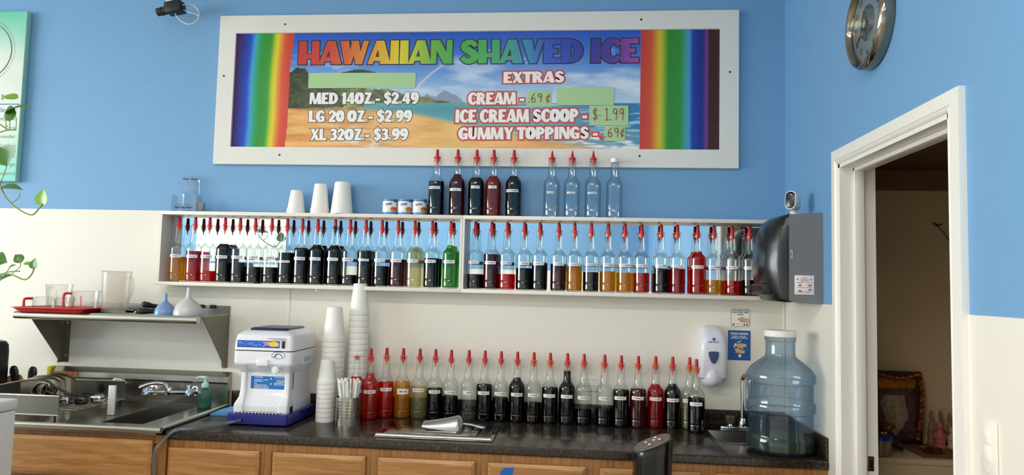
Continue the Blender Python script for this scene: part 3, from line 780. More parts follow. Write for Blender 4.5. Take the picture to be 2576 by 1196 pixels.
LEFTROW = [(447, 'amber', 646, 'orange'), (488, 'crimson', 632, 'red'), (524, 'red', 682, 'red'), (563, 'black', 614, 'red'), (601, 'black', 661, 'red'), (639.5, 'blue', 672, 'red'), (681, 'blue', 673, 'red'), (720, 'greenblack', 636, 'red'), (758, 'black', 624, 'red'), (797, 'black', 616, 'red'), (841, 'black', 617, 'black'), (879, 'purple', 692, 'red'), (918.5, 'purple', 631, 'red'), (959, 'blue', 670, 'red'), (1000, 'burgundy', 653, 'red'), (1042, 'pale', 621, 'red'), (1086, 'blue', 650, 'red'), (1133, 'green', 618, 'red')]
RIGHTROW = [(1195, 'black', 690, 'red'), (1236, 'burgundy', 640, 'red'), (1275, 'red', 690, 'red'), (1318, 'blue', 675, 'red'), (1357, 'black', 661, 'orange'), (1405, 'burgundy', 665, 'red'), (1445, 'amber', 671, 'orange'), (1487, 'blue', 685, 'orange'), (1530, 'amber', 683, 'orange'), (1572, 'amber', 686, 'red'), (1614, 'orangered', 687, 'red'), (1663, 'greenblack', 677, 'orange'), (1704, 'crimson', 677, 'orange'), (1755, 'red', 633, 'red'), (1796, 'amber', 705, 'orange'), (1842, 'red', 707, 'red'), (1886, 'black', 705, 'red')]
BYS = -0.0515
for row, side, grp in ((LEFTROW, 'sink-side mirrored shelf', 'syrup bottles on the sink-side mirrored shelf'), (RIGHTROW, 'dispenser-side mirrored shelf', 'syrup bottles on the dispenser-side mirrored shelf')):
    prevx = -9
    for k, (px, sy, ly, pc) in enumerate(row):
        q = ony(BYS, px, 640); x = max(q.x, prevx+.0752); prevx = x
        lv = ony(BYS-.02, px, ly).z-ZB1
        look = math.atan2(x-CAM.x, -(CAM.y-BYS))
        la = -look*.55-.12 if row is LEFTROW else -look+.05*((k*7) % 3-1)+.10*(1 if k < 5 else .2)-(.25 if k < 5 and k != 3 else 0)
        bottle(x, BYS, ZB1, 'A', sy, lv, f'{CNAME[sy]} syrup bottle, {filldesc(lv)}, {ORD[k]} from the left on the {side}', grp, pc, seed=k+(0 if row is LEFTROW else 40), lab_a=la, lab_z=.1285 if not (row is LEFTROW and k == 7) else .112, lab_h=.0155 if k not in (7, 12) else .0115)
# --- on top of the shelves
TOPROW = [(1097, 'blue', 456, 'red', 472, .062), (1149, 'burgundy', 438, 'red', 477, .064), (1197, 'black', 447, 'red', 471, .044), (1240, 'brownred', 443, 'red', 471, .042), (1291, 'blue', 443, 'red', 480, .068)]
for k, (px, sy, ly, pc, labpy, lw) in enumerate(TOPROW):
    q = ony(-.056, px, 500); lv = ony(-.076, px, ly).z-ZT1
    bottle(q.x, -.056, ZT1, 'B', sy, lv, f'full {CNAME[sy]} syrup bottle on top of the shelves, {ORD[k]} from the cans', 'full syrup bottles on top of the shelves', pc, seed=80+k, lab_z=ony(-.09, px, labpy).z-ZT1, lab_w=lw, lab_h=.0135, lab_a=-.12 if k in (0, 1, 4) else .02, ink=M_labink2, txt='BLUE RASPBERRY' if k == 4 else None)
for k, (px, cp) in enumerate(((1387, 'pointed'), (1438, 'pointed'), (1491, 'pointed'), (1545, 'screw'))):
    q = ony(-.056, px, 500)
    lb = ['with red pourer on top of the shelves, first of the empty four', 'with red pourer on top of the shelves, second of the empty four', 'with red pourer on top of the shelves, beside the white-capped one', 'with a white screw cap on top of the shelves'][k]
    bottle(q.x, -.056, ZT1, 'B', None, None, 'empty clear bottle '+lb, 'empty bottles on top of the shelves', seed=90+k, cap=cp, tape=k < 3, lab_z=.117, lab_w=.034+.006*k, lab_h=.0095, lab_a=-.1, ink=M_labink2, glass=M_clear)
# --- along the counter
CT = .914
CROW = [(893, 'orangered', 948, 1056, 'orange', 986), (928, 'orangered', 941, 1058, 'red', 987), (968, 'red', 963, 1055, 'orange', 981), (1010, 'amber', 962, 1056, 'red', 986), (1052, 'pale', 975, 1057, 'red', 983), (1091, 'blue', 979, 1057, 'red', 987), (1130, 'black', 999, 1057, 'red', 988), (1176, 'clear', 1037, 1059, 'red', 989), (1216, 'black', 969, 1062, 'red', 990), (1257, 'black', 1003, 1063, 'red', 992), (1298, 'black', 952, 1065, 'red', 994), (1339, 'purple', 1015, 1066, 'orange', 995), (1381, 'greenblack', 977, 1068, 'orange', 997), (1425, 'black', 935, 1069, 'red', 999), (1467, 'purple', 1033, 1073, 'red', 1002), (1519, 'black', 1030, 1077, 'red', 1004), (1558, 'black', 983, 1076, 'red', 1003), (1600, 'burgundy', 981, 1077, 'red', 1003), (1648, 'crimson', 969, 1079, 'orange', 1005), (1691, 'black', 968, 1081, 'red', 1008), (1728, 'pale', 1008, 1076, 'orange', 1010), (1747, 'blue', 1003, 1093, 'orange', 1018)]
placed = []
for k, (px, sy, ly, by, pc, labpy) in enumerate(CROW):
    yb = min(-.062, onz(CT, px, by-2).y+.037)
    if k == 20: yb = -.064
    q = ony(yb, px, by-14); x = q.x
    for _ in range(40):
        bad = [p for p in placed if (p[0]-x)**2+(p[1]-yb)**2 < .0772**2]
        if not bad: break
        yb = max(yb-.004, -.25) if k != 20 else yb; x = x+.0012
    placed.append((x, yb))
    lv = ony(yb-.012, px, ly).z-CT
    look = math.atan2(x-CAM.x, yb-CAM.y)
    bottle(x, yb, CT, 'B', sy, lv, f'{CNAME[sy]} syrup bottle, {filldesc(lv)}, {ORD[k]} from the left in the counter row', 'syrup bottles along the counter', pc, seed=120+k, lab_z=ony(yb-.037, px, labpy).z-CT, lab_w=.060, lab_h=.0160 if k != 3 else .026, lab_a=-look+.06*((k*5) % 4-1.5))
# ================================================================ counter, cabinets, sinks
def speckle(name, base, sp1, sp2, rough):
    m, t, N, L, b = nt(name)
    tc = N.new('ShaderNodeTexCoord')
    n1 = N.new('ShaderNodeTexNoise'); n1.inputs['Scale'].default_value = 120; n1.inputs['Detail'].default_value = 4; n1.inputs['Roughness'].default_value = .7
    n2 = N.new('ShaderNodeTexNoise'); n2.inputs['Scale'].default_value = 18; n2.inputs['Detail'].default_value = 3
    L.new(tc.outputs['Object'], n1.inputs[0]); L.new(tc.outputs['Object'], n2.inputs[0])
    r1 = N.new('ShaderNodeValToRGB'); e = r1.color_ramp.elements
    e[0].position = .40; e[0].color = lin(base); e[1].position = .72; e[1].color = lin(sp1)
    k = r1.color_ramp.elements.new(.56); k.color = lin(sp2)
    L.new(n1.outputs[0], r1.inputs[0])
    mx = N.new('ShaderNodeMix'); mx.data_type = 'RGBA'; mx.blend_type = 'MULTIPLY'; mx.inputs[0].default_value = .5
    L.new(r1.outputs[0], mx.inputs[6]); L.new(n2.outputs[0], mx.inputs[7]); L.new(mx.outputs[2], b.inputs['Base Color'])
    b.inputs['Roughness'].default_value = rough
    return m
M_lam = speckle('granite_laminate', (34, 27, 22), (108, 90, 72), (56, 46, 38), .17)
def oak(name, stretch, a=(180, 130, 74), c=(148, 100, 52)):
    m, t, N, L, b = nt(name)
    tc = N.new('ShaderNodeTexCoord'); mp = N.new('ShaderNodeMapping'); mp.inputs['Scale'].default_value = stretch
    L.new(tc.outputs['Object'], mp.inputs[0])
    n = N.new('ShaderNodeTexNoise'); n.inputs['Scale'].default_value = 5; n.inputs['Detail'].default_value = 6; n.inputs['Distortion'].default_value = 1.2
    L.new(mp.outputs[0], n.inputs[0])
    r = N.new('ShaderNodeValToRGB'); e = r.color_ramp.elements
    e[0].position = .35; e[0].color = lin(c); e[1].position = .65; e[1].color = lin(a)
    L.new(n.outputs[0], r.inputs[0]); L.new(r.outputs[0], b.inputs['Base Color']); b.inputs['Roughness'].default_value = .38
    return m
M_oakh = oak('oak_grain_across', (.7, 9, 11)); M_oakv = oak('oak_grain_upright', (11, 9, .7), (162, 112, 60), (130, 84, 42))
CX0 = -1.702; CY = -.58
HS = (.602, .900, -.345, -.075)      # hand sink cut-out
ct = thing('countertop', 'long dark speckled laminate countertop with backsplash along the wall', 'countertop', (-.4, -.3, CT-.036))
prof = [(0.0, CT), (CY+.010, CT), (CY+.004, CT-.002), (CY+.0008, CT-.007), (CY, CT-.014), (CY+.0008, CT-.030), (CY+.005, CT-.036), (0.0, CT-.036)]
m = MB()
m.prism(prof, 'yz', CX0, HS[0]); m.prism(prof, 'yz', HS[1], XR-.001)
m.prism([(HS[2], CT)]+prof[1:-1]+[(HS[2], CT-.036)], 'yz', HS[0], HS[1])
m.prism([(0.0, CT), (HS[3], CT), (HS[3], CT-.036), (0.0, CT-.036)], 'yz', HS[0], HS[1])
m.v = [Vector((v.x, min(v.y, -.0045), v.z)) for v in m.v]
m.build('worktop', M_lam, ct, ang=.35)
BSH = .0848
MB().box((CX0, -.022, CT), (XR-.0055, -.0045, CT+BSH), r=.002).build('backsplash', M_lam, ct)
MB().box((XR-.0175, CY+.002, CT), (XR-.005, -.022, CT+BSH), r=.002).build('side_splash', M_lam, ct)
# --- oak base cabinets
def zc(px, py): return ony(-.577, px, py).z
D_TOP, D_BOT = zc(530, 1113), zc(530, 1184)
D_TOP = .846; D_BOT = .712
bounds = [CX0+.012]+[ony(-.56, (a+b)/2, 1150).x for a, b in ((650, 685), (918, 950), (1195, 1228), (1475, 1510), (1765, 1800))]+[XR-.006]
cabl = ['oak base cabinet under the ice machine, next to the sink cabinet', 'oak base cabinet under the cup stacks and straws', 'oak base cabinet under the steel ice bin lid', 'oak base cabinet with a bit of blue tape on its drawer', 'oak base cabinet behind the black push-button appliance', 'oak base cabinet under the hand sink and water jug']
def cabinet(x0, x1, label, y=-.555, ztop=CT-.0365, d0=None, d1=None, dt=D_TOP, db=D_BOT):
    t = thing('base_cabinet', label, 'cabinet', ((x0+x1)/2, -.28, 0), group=None)
    m = MB(); m.box((x0+.0005, y, .10), (x0+.016, -.005, ztop)); m.box((x1-.016, y, .10), (x1-.0005, -.005, ztop)); m.box((x0+.016, -.012, .10), (x1-.016, -.005, ztop)); m.box((x0+.016, y, .10), (x1-.016, -.012, .12)); m.box((x0+.001, y+.06, 0), (x1-.001, -.005, .10))
    m.box((x0+.016, y, .12), (x1-.016, y+.015, ztop-.02))
    m.build('body', M_oakv, t)
    f = MB()
    f.box((x0+.0005, y-.012, ztop-.034), (x1-.0005, y-.0003, ztop)); f.box((x0+.0005, y-.012, .10), (x0+.03, y-.0003, ztop-.034)); f.box((x1-.03, y-.012, .10), (x1-.0005, y-.0003, ztop-.034))
    f.build('face_frame', M_oakv, t)
    def front(z0, z1, nm):
        a, b = (d0 or x0+.022), (d1 or x1-.022)
        m = MB(); e = .014
        vs = [(a, y-.0125, z0), (b, y-.0125, z0), (b, y-.0125, z1), (a, y-.0125, z1),
              (a, y-.024, z0), (b, y-.024, z0), (b, y-.024, z1), (a, y-.024, z1),
              (a+e, y-.031, z0+e), (b-e, y-.031, z0+e), (b-e, y-.031, z1-e), (a+e, y-.031, z1-e)]
        fs = [(0, 1, 5, 4), (1, 2, 6, 5), (2, 3, 7, 6), (3, 0, 4, 7), (4, 5, 9, 8), (5, 6, 10, 9), (6, 7, 11, 10), (7, 4, 8, 11), (8, 9, 10, 11), (3, 2, 1, 0)]
        m.add(vs, fs); return m.build(nm, M_oakh, t, ang=.2)
    dw = front(db, dt, 'drawer_front')
    front(.13, db-.03, 'door')
    return t, dw
pxd = [(418, 652), (685, 919), (951, 1195), (1228, 1475), (1510, 1765), (1800, 2052)]
for k in range(6):
    a = ony(-.58, pxd[k][0], 1150).x; b = ony(-.58, pxd[k][1], 1150).x
    t, dw = cabinet(bounds[k], bounds[k+1], cabl[k], d0=max(a, bounds[k]+.004), d1=min(b, bounds[k+1]-.004))
    if k == 3:
        M_tape = mat('blue_masking_tape', (24, 92, 176), 0.6)
        a = ony(-.5868, 1257, 1196); b = ony(-.5868, 1294, 1177); c = ony(-.5868, 1286, 1196); d = ony(-.5868, 1268, 1178)
        mm = MB(); pl_ = [(a.x, a.z-.02), (c.x, c.z-.02), (c.x+.004, c.z), (b.x, b.z), (d.x, d.z), (a.x+.002, a.z+.01)]
        mm.prism(pl_, 'xz', -.5869, -.5862); o = mm.build('masking_tape', M_tape, dw); o['label'] = 'torn strip of blue tape'
SX0, SX1, SFY = -2.66, -1.713, -.628; SD = .930
cabinet(SX0+.005, CX0+.011, 'oak sink cabinet under the steel sink, left of the counter', y=-.575, ztop=SD-.034, d0=SX0+.02, d1=ony(-.6, 383, 1120).x, dt=.876, db=.715)
# --- steel sink with backsplash
M_st2 = mat('sink_steel', (150, 144, 134), 0.24, 1.0, var=0.1, scale=8, stretch=(1, 25, 25))
sk = thing('steel_sink', 'stainless steel sink with tall backsplash built into the counter end', 'sink', ((SX0+SX1)/2, -.3, SD-.03))
BW = (-2.01, -1.822, -.552, -.0375)
m = MB()
z0, z1 = SD-.004, SD
def slab(xa, xb, ya, yb): m.box((xa, ya, SD-.03), (xb, yb, SD))
slab(SX0, BW[0], SFY+.012, -.037); slab(BW[1], SX1-.008, SFY+.012, -.037); slab(BW[0], BW[1], SFY+.012, BW[2]); pass
m.build('deck', M_st2, sk, ang=.3)
m = MB(); bz = .72
m.add([(BW[0], BW[2], SD), (BW[1], BW[2], SD), (BW[1], BW[3], SD), (BW[0], BW[3], SD), (BW[0]+.02, BW[2]+.02, bz), (BW[1]-.02, BW[2]+.02, bz), (BW[1]-.02, BW[3]-.02, bz), (BW[0]+.02, BW[3]-.02, bz)],
      [(0, 1, 5, 4), (1, 2, 6, 5), (2, 3, 7, 6), (3, 0, 4, 7), (4, 5, 6, 7)])
m.build('bowl', M_st2, sk, recalc=False, ang=.3)
m = MB(); m.prism([(-.0045, SD-.03), (-.0045, 1.088), (-.012, 1.088), (-.046, 1.066), (-.048, 1.040), (-.037, 1.030), (-.037, SD-.03)], 'yz', SX0, SX1)
bsp = m.build('backsplash', M_steel, sk, ang=.25)
m = MB()
m.tube(spath([(SX0, SFY, SD-.006), (SX1-.06, SFY, SD-.006), (SX1-.012, SFY+.010, SD-.006), (SX1, SFY+.05, SD-.006), (SX1, -.30, SD-.006), (SX1, -.04, SD-.006)], 6), .0125, 12)
m.build('rolled_rim', mat('rim_steel', (206, 200, 188), 0.2, 1.0, var=.04, scale=10), sk, ang=1.0)
a = ony(-.049, 140, 948); b = ony(-.049, 186, 936)
bd = MB().box((a.x-.01, -.0498, 1.040), (b.x+.02, -.0480, 1.066)).build('badge', mat('badge_gold', (176, 142, 92), .35, .6), bsp)
m = MB(); put2d(m, bfont('EAGLE', .04), (0, 0, 0), (1, 0, 0), (0, 0, 1), warp=lambda u, v: (a.x+u+.25*v, -.0502, 1.0445+v), w=b.x-a.x, h=.015)
m.build('lettering', mat('badge_red', (168, 40, 28), .5), bd, smooth=False, recalc=False)
M_yel = mat('yellow_sponge', (222, 194, 40), .9, var=.1, bump=.4)
tag(MB().box((SX0-.012, -.05, 1.045), (SX0+.012, -.012, 1.0885), r=.006).build('sponge', M_yel), 'small yellow sponge tucked on the end of the sink backsplash', 'sponge')
# wall-mounted mixer tap on the sink's back
tp = thing('sink_faucet', 'chrome two-handle faucet mounted on the steel sink backsplash', 'faucet', (-2.03, -.06, .985))
FY = -.085
def fp(px, py, y=FY): return ony(y, px, py)
L0, R0, C0 = fp(372, 986), fp(474, 988), fp(424, 985)
m = MB(); m.tube([L0, R0], .010, 14); m.lathe([(0, -.018), (.016, -.016), (.019, 0), (.016, .018), (0, .02)], 16, c=C0)
for q in (L0, R0):
    m.tube([q, (q.x, -.046, q.z)], .013, 12); m.lathe([(.026, 0), (.026, .004), (.014, .010), (0, .010)], 18, M=Matrix.Translation((q.x, -.0375, q.z)) @ Matrix.Rotation(PI/2, 4, 'X'))
m.build('body', M_chrome, tp, ang=.8)
for q, nm in ((L0, 0), (R0, 1)):
    m = MB(); m.lathe([(0, -.022), (.017, -.022), (.018, -.006), (.013, .004), (.013, .016), (.017, .020), (.017, .030), (0, .033)], 12, M=Matrix.Translation(q+Vector((-.008 if nm == 0 else .004, -.004, .006))))
    m.tube([q+Vector((0, -.01, .024)), q+Vector((.02 if nm else -.02, -.035, .030))], [.006, .008], 8)
    m.build('handle', M_chrome, tp)
m = MB(); m.tube(spath([C0+Vector((0, -.005, .012)), C0+Vector((-.015, -.012, .035)), C0+Vector((-.05, -.03, .042)), C0+Vector((-.085, -.05, .036)), C0+Vector((-.11, -.07, .022))], 6), .008, 10)
m.build('spout', M_chrome, tp, ang=1.0)
# small gooseneck tap at the left bowl
gt = thing('gooseneck_tap', 'pale gooseneck tap with black tip behind the dish rack', 'tap', (-2.36, -.10, SD))
gy = -.12; gp = [ony(gy, 262, 1010), ony(gy, 266, 985), ony(gy, 278, 966), ony(gy, 294, 955), ony(gy, 307, 958), ony(gy, 314, 968)]
gp[0].z = SD+.0005; 
m = MB(); m.tube(spath(gp, 5), .011, 12); m.lathe([(0, 0), (.022, 0), (.022, .006), (.012, .012), (0, .012)], 16, c=(gp[0].x, gp[0].y, SD+.0003)); m.build('spout', mat('satin_metal', (214, 212, 206), .25, .9), gt, ang=1.0)
m = MB(); m.tube([gp[-1], gp[-1]+Vector((.006, 0, -.012))], .012, 12); m.build('tip', M_black, gt)
# liquid soap pump bottle
sb = ony(-.13, 513, 1034); sb.z = SD; sb.x = max(sb.x, -1.787)
t = thing('soap_pump_bottle', 'teal liquid soap pump bottle at the back corner of the steel sink', 'bottle', sb)
M_teal = thin_glass('teal_plastic', (206, 234, 228), (130, 180, 172), .1, haze=.15, hazecol=(140, 200, 190))
MB().lathe([(0, .001), (.030, .001), (.033, .006), (.033, .075), (.030, .083), (.014, .090), (.0135, .098), (0, .098)], 24, c=sb).build('body', M_teal, t)
MB().lathe([(0, .003), (.0315, .003), (.0315, .045), (0, .045)], 20, c=sb).build('liquid', syrup_mat('teal_soap', (120, 190, 178), .6, (96, 164, 152)), t)
m = MB(); c = sb+Vector((0, 0, .098)); m.lathe([(0, 0), (.017, 0), (.017, .016), (.010, .022), (.006, .024), (.006, .040), (.013, .043), (.013, .050), (0, .052)], 16, c=c)
m.tube([c+Vector((0, 0, .047)), c+Vector((-.030, -.004, .047)), c+Vector((-.044, -.006, .040))], [.007, .006, .004], 8)
m.build('pump', mat('mint_pump', (176, 222, 212), .4), t)
# blue folded cloth beside the machine
cl = MB(); nx, ny = 18, 10; vs = []; ca = ony(-.25, 526, 1030); 
for j in range(ny+1):
    for i in range(nx+1):
        u, v = i/nx, j/ny
        x = -1.715+.215*u; yy = -.235+.15*v
        h = .062*(u**.7)*(1-.4*abs(v-.5))+.006*math.sin(9*u+4*v)*u+.005
        vs.append((x+.02*math.sin(3*v), yy+.02*u*(1-v), CT+.002+max(.003, h)*(.4+.6*math.sin(PI*min(1, max(.08, v))))))
fs = [(j*(nx+1)+i, j*(nx+1)+i+1, (j+1)*(nx+1)+i+1, (j+1)*(nx+1)+i) for j in range(ny) for i in range(nx)]
o_ = len(vs); vs += [(v[0], v[1], CT+.0008) for v in vs]
fs2 = [tuple(reversed([k+o_ for k in f])) for f in fs]
bd_ = [i for i in range(nx+1)]+[j*(nx+1)+nx for j in range(1, ny+1)]+[ny*(nx+1)+i for i in range(nx-1, -1, -1)]+[j*(nx+1) for j in range(ny-1, 0, -1)]
fs3 = [(bd_[k], bd_[(k+1) % len(bd_)], bd_[(k+1) % len(bd_)]+o_, bd_[k]+o_) for k in range(len(bd_))]
cl.add([(max(v[0], -1.695), v[1], v[2]) for v in vs], fs+fs2+fs3)
M_cloth = mat('blue_cloth', (92, 152, 206), .9, var=.08, scale=60, bump=.5, bscale=300)
tag(cl.build('cloth', M_cloth, ang=1.2), 'folded light blue cloth on the counter left of the ice machine', 'cloth')
# --- steel ice bin lid and scoop
ib = thing('ice_bin', 'stainless drop-in ice bin with a lid in the front of the counter', 'ice bin', (-.58, -.35, CT))
M_lid = mat('lid_steel', (150, 145, 138), .14, 1.0, var=.05, scale=10)
P4 = [onz(CT+.006, 940, 1101), onz(CT+.006, 1239, 1111), onz(CT+.006, 1262, 1070), onz(CT+.006, 985, 1066)]
bx0_, bx1_, by0_, by1_ = -.826, -.330, -.535, -.225
m = MB(); m.box((bx0_, by0_, CT+.0003), (bx1_, by1_, CT+.007), r=.003); m.build('rim', M_lid, ib)
m = MB()
m.tube([(bx0_+.008, by0_+.008, CT+.010), (bx1_-.008, by0_+.008, CT+.010)], .0085, 10)
m.build('rolled_edge', mat('rim_bright', (222, 216, 204), .16, 1.0, var=.03), ib, ang=1.0)
m = MB(); m.box((bx0_+.035, by0_+.045, CT+.0072), (bx1_-.075, by1_-.02, CT+.016), r=.003); ld = m.build('lid', M_lid, ib)
m = MB(); m.box((bx1_-.068, by0_+.05, CT+.0072), (bx1_-.018, by1_-.025, CT+.0105), r=.001); m.build('finger_recess', mat('recess_dark_steel', (70, 68, 66), .3, 1.0), ib)
sc = thing('ice_scoop', 'cast aluminium ice scoop lying on the steel bin lid', 'scoop', (-.60, -.36, CT+.0165))
M_alu = mat('cast_aluminium', (188, 188, 186), .3, 1.0, var=.06, scale=40)
# bowl turned open side down: a spine falling to the lip, side walls down to the rim
A = Vector((-.500, -.385, CT+.0168)); ax = Vector((-1, .05, 0)).normalized(); up = Vector((0, 0, 1)); sd = ax.cross(up).normalized()
m = MB(); n = 18; vs = []; inn = []; secs_ = []
for k in range(7):                      # domed handle end
    t_ = (1-k/6)*PI/2; secs_.append((-.030*math.sin(t_), .044*max(.03, math.cos(t_)), 0.0, .060*max(.03, math.cos(t_))))
for k in range(1, 11):
    s_ = k/10; secs_.append((.148*s_, .044*(1-.10*s_), .010*s_**2, .060*(1-s_)+.020*s_))
for (l, hw_, rim_z, hh_) in secs_:
    for j in range(n+1):
        a_ = -PI/2+PI*j/n
        vs.append(A+ax*l+sd*(hw_*math.sin(a_))+up*(rim_z+hh_*math.cos(a_))); inn.append(A+ax*l+sd*((hw_-.0022)*math.sin(a_))+up*(rim_z+max(.0005, hh_-.0022)*math.cos(a_)))
q_ = len(vs); fs = []; R9 = len(secs_)
for k in range(R9-1):
    for j in range(n):
        a_ = k*(n+1)+j; fs.append((a_, a_+1, a_+n+2, a_+n+1)); fs.append((q_+a_, q_+a_+n+1, q_+a_+n+2, q_+a_+1))
    for j in (0, n):
        a_ = k*(n+1)+j; fs.append((a_, a_+n+1, q_+a_+n+1, q_+a_))
for j in range(n): fs.append(((R9-1)*(n+1)+j, (R9-1)*(n+1)+j+1, q_+(R9-1)*(n+1)+j+1, q_+(R9-1)*(n+1)+j))
m.add(vs+inn, fs); m.build('bowl', M_alu, sc, ang=.9)
m = MB(); h0 = A-ax*.026+up*.026
m.tube(spath([h0, h0-ax*.03+Vector((0, 0, -.002)), h0-ax*.06+Vector((0, 0, -.008)), h0-ax*.095+Vector((0, 0, -.014))], 5), [.008]*5+[.009]*5+[.0125]*5+[.009], 12, flat=.55)
m.build('handle', M_alu, sc, ang=1.0)
# --- drop-in hand sink and its tap
hs = thing('hand_sink', 'small steel hand sink set in the counter beside the water jug', 'sink', (.75, -.2, CT))
m = MB()
for a, b in (((HS[0]-.012, HS[2]-.012), (HS[1]+.012, HS[2]+.004)), ((HS[0]-.012, HS[3]-.004), (HS[1]+.012, HS[3]+.012)), ((HS[0]-.012, HS[2]+.004), (HS[0]+.004, HS[3]-.004)), ((HS[1]-.004, HS[2]+.004), (HS[1]+.012, HS[3]-.004))):
    m.box((a[0], a[1], CT+.0003), (b[0], b[1], CT+.003))
m.build('rim', M_st2, hs, ang=.3)
m = MB(); h = HS; bz = CT-.14
m.add([(h[0]+.003, h[2]+.003, CT), (h[1]-.003, h[2]+.003, CT), (h[1]-.003, h[3]-.003, CT), (h[0]+.003, h[3]-.003, CT), (h[0]+.03, h[2]+.03, bz), (h[1]-.03, h[2]+.03, bz), (h[1]-.03, h[3]-.03, bz), (h[0]+.03, h[3]-.03, bz)],
      [(0, 1, 5, 4), (1, 2, 6, 5), (2, 3, 7, 6), (3, 0, 4, 7), (4, 5, 6, 7)])
m.build('bowl', M_st2, hs, recalc=False)
hf = thing('hand_sink_faucet', 'chrome gooseneck faucet with clear knob on the hand sink', 'faucet', (.72, -.045, CT))
fy = -.047
base = ony(fy, 1868, 1068); bxp = base.x
MB().box((bxp-.105, fy-.024, CT+.0005), (bxp+.035, fy+.020, CT+.020), r=.007).build('base', M_chrome, hf)
tz = ony(fy, 1867, 942).z; m = MB()
pts = [(bxp, fy, CT+.018), (bxp, fy, CT+.12), (bxp, fy, tz-.035)]+[(bxp+.012*(1-math.cos(a))*.8, fy-.034*(1-math.cos(a)), tz-.034+.034*math.sin(a)) for a in [PI*k/8 for k in range(1, 9)]]+[(bxp+.02, fy-.068, tz-.075)]
m.tube(spath(pts, 3), .0105, 12); m.lathe([(.019, 0), (.019, .02), (.013, .035), (0, .035)], 16, c=(bxp, fy, CT+.02)); m.build('spout', M_chrome, hf, ang=1.0)
kx = ony(fy, 1836, 1052).x
M_acr = thin_glass('acrylic_knob', (238, 232, 205), (170, 156, 110), .05, gl=2.0, haze=.2, hazecol=(220, 208, 160))
m = MB(); m.lathe([(0, 0), (.010, 0), (.017, .008), (.021, .020), (.022, .034), (.019, .040), (0, .042)], 10, c=(kx, fy, CT+.026)); m.build('knob', M_acr, hf, ang=.3)
m = MB(); m.lathe([(0, 0), (.014, 0), (.011, .007), (0, .007)], 14, c=(kx, fy, CT+.0195)); m.build('knob_collar', M_chrome, hf)
# ================================================================ shaved ice machine
M_pw = mat('white_appliance_plastic', (226, 226, 230), .25, var=.01, coat=.3)
M_navy = mat('navy_plastic', (24, 34, 122), .25, var=.06, coat=.2); M_navy2 = mat('navy_lid', (38, 34, 84), .3)
mx0, mx1, myf, myb = -1.522, -1.246, -.378, -.095
mc = (mx0+mx1)/2; hwid = (mx1-mx0)/2
im_ = thing('ice_shaver', 'white countertop ice shaving machine with navy base and blue panels', 'ice machine', (mc, (myf+myb)/2, CT))
def rrect(z, hw, yf, yb=myb, r=.02, cx=mc, n=5):
    out = []
    for (cx_, cy_, a0) in ((cx+hw-r, yf+r, -PI/2), (cx+hw-r, yb-r, 0), (cx-hw+r, yb-r, PI/2), (cx-hw+r, yf+r, PI)):
        for k in range(n+1):
            a = a0+PI/2*k/n; out.append((cx_+r*math.cos(a), cy_+r*math.sin(a), z))
    return out
def loft(secs, mb=None, mi=0, cap=True):
    mb = mb or MB(); n = len(secs[0]); vs = [p for s_ in secs for p in s_]; fs = []
    for i in range(len(secs)-1):
        for j in range(n): fs.append((i*n+j, i*n+(j+1) % n, (i+1)*n+(j+1) % n, (i+1)*n+j))
    if cap: fs.append(list(range(n))[::-1]); fs.append([(len(secs)-1)*n+j for j in range(n)])
    return mb.add(vs, fs, mi)
B = CT
loft([rrect(B+.004, hwid*.97, myf-.036), rrect(B+.008, hwid+.002, myf-.044), rrect(B+.046, hwid+.002, myf-.044), rrect(B+.052, hwid-.002, myf-.040)]).build('base_tray', M_navy, im_, ang=.5)
for fx in (-1, 1):
    for fy_ in (myf+.03, myb-.03):
        MB().lathe([(0, 0), (.012, 0), (.012, .0045), (0, .0045)], 12, c=(mc+fx*(hwid-.03), fy_, B+.0003)).build('rubber_foot', M_black, im_)
loft([rrect(B+.0525, .124, myf-.002), rrect(B+.078, .124, myf-.002), rrect(B+.092, .122, myf+.010), rrect(B+.118, .116, myf+.034), rrect(B+.150, .114, myf+.044), rrect(B+.222, .114, myf+.044), rrect(B+.258, .136, myf-.004), rrect(B+.268, .138, myf-.010), rrect(B+.318, .138, myf-.010), rrect(B+.321, .136, myf-.008)]).build('body', M_pw, im_, ang=.5)
for s_ in (-1, 1):
    c_ = mc+s_*.1015; fl = MB()
    loft([rrect(B+.0526, .0225, myf-.012, myf+.06, .008, c_), rrect(B+.085, .0225, myf-.012, myf+.06, .008, c_), rrect(B+.115, .0145, myf+.016, myf+.07, .008, c_+s_*.000), rrect(B+.150, .0125, myf+.026, myf+.08, .008, c_), rrect(B+.222, .0125, myf+.026, myf+.08, .008, c_), rrect(B+.262, .0285, myf-.009, myf+.06, .008, c_)], fl)
    fl.build('side_cheek', M_pw, im_, ang=.5)
loft([rrect(B+.3212, .135, myf-.006), rrect(B+.3255, .135, myf-.006)]).build('seam_gasket', M_black, im_)
loft([rrect(B+.3258, .138, myf-.010), rrect(B+.360, .137, myf-.008), rrect(B+.392, .132, myf-.001), rrect(B+.404, .120, myf+.012, r=.03), rrect(B+.412, .106, myf+.040, myb-.012, r=.03), rrect(B+.414, .098, myf+.055, myb-.02, r=.03)]).build('hood', M_pw, im_, ang=.6)
loft([rrect(B+.4135, .090, myf+.035, myb-.03, .015), rrect(B+.421, .086, myf+.042, myb-.035, .015), rrect(B+.423, .080, myf+.05, myb-.04, .015)]).build('lid', M_navy2, im_, ang=.6)
# drip grille
g_ = MB(); gz = B+.0525
for k in range(13):
    x = mc-.098+.0155*k; g_.box((x, myf-.0375, gz), (x+.0095, myf-.0025, gz+.004))
for yy in (myf-.0375, myf-.022, myf-.006): g_.box((mc-.098, yy, gz), (mc+.098, yy+.003, gz+.0045))
g_.build('drip_grille', mat('grille_steel', (214, 214, 212), .25, .8), im_)
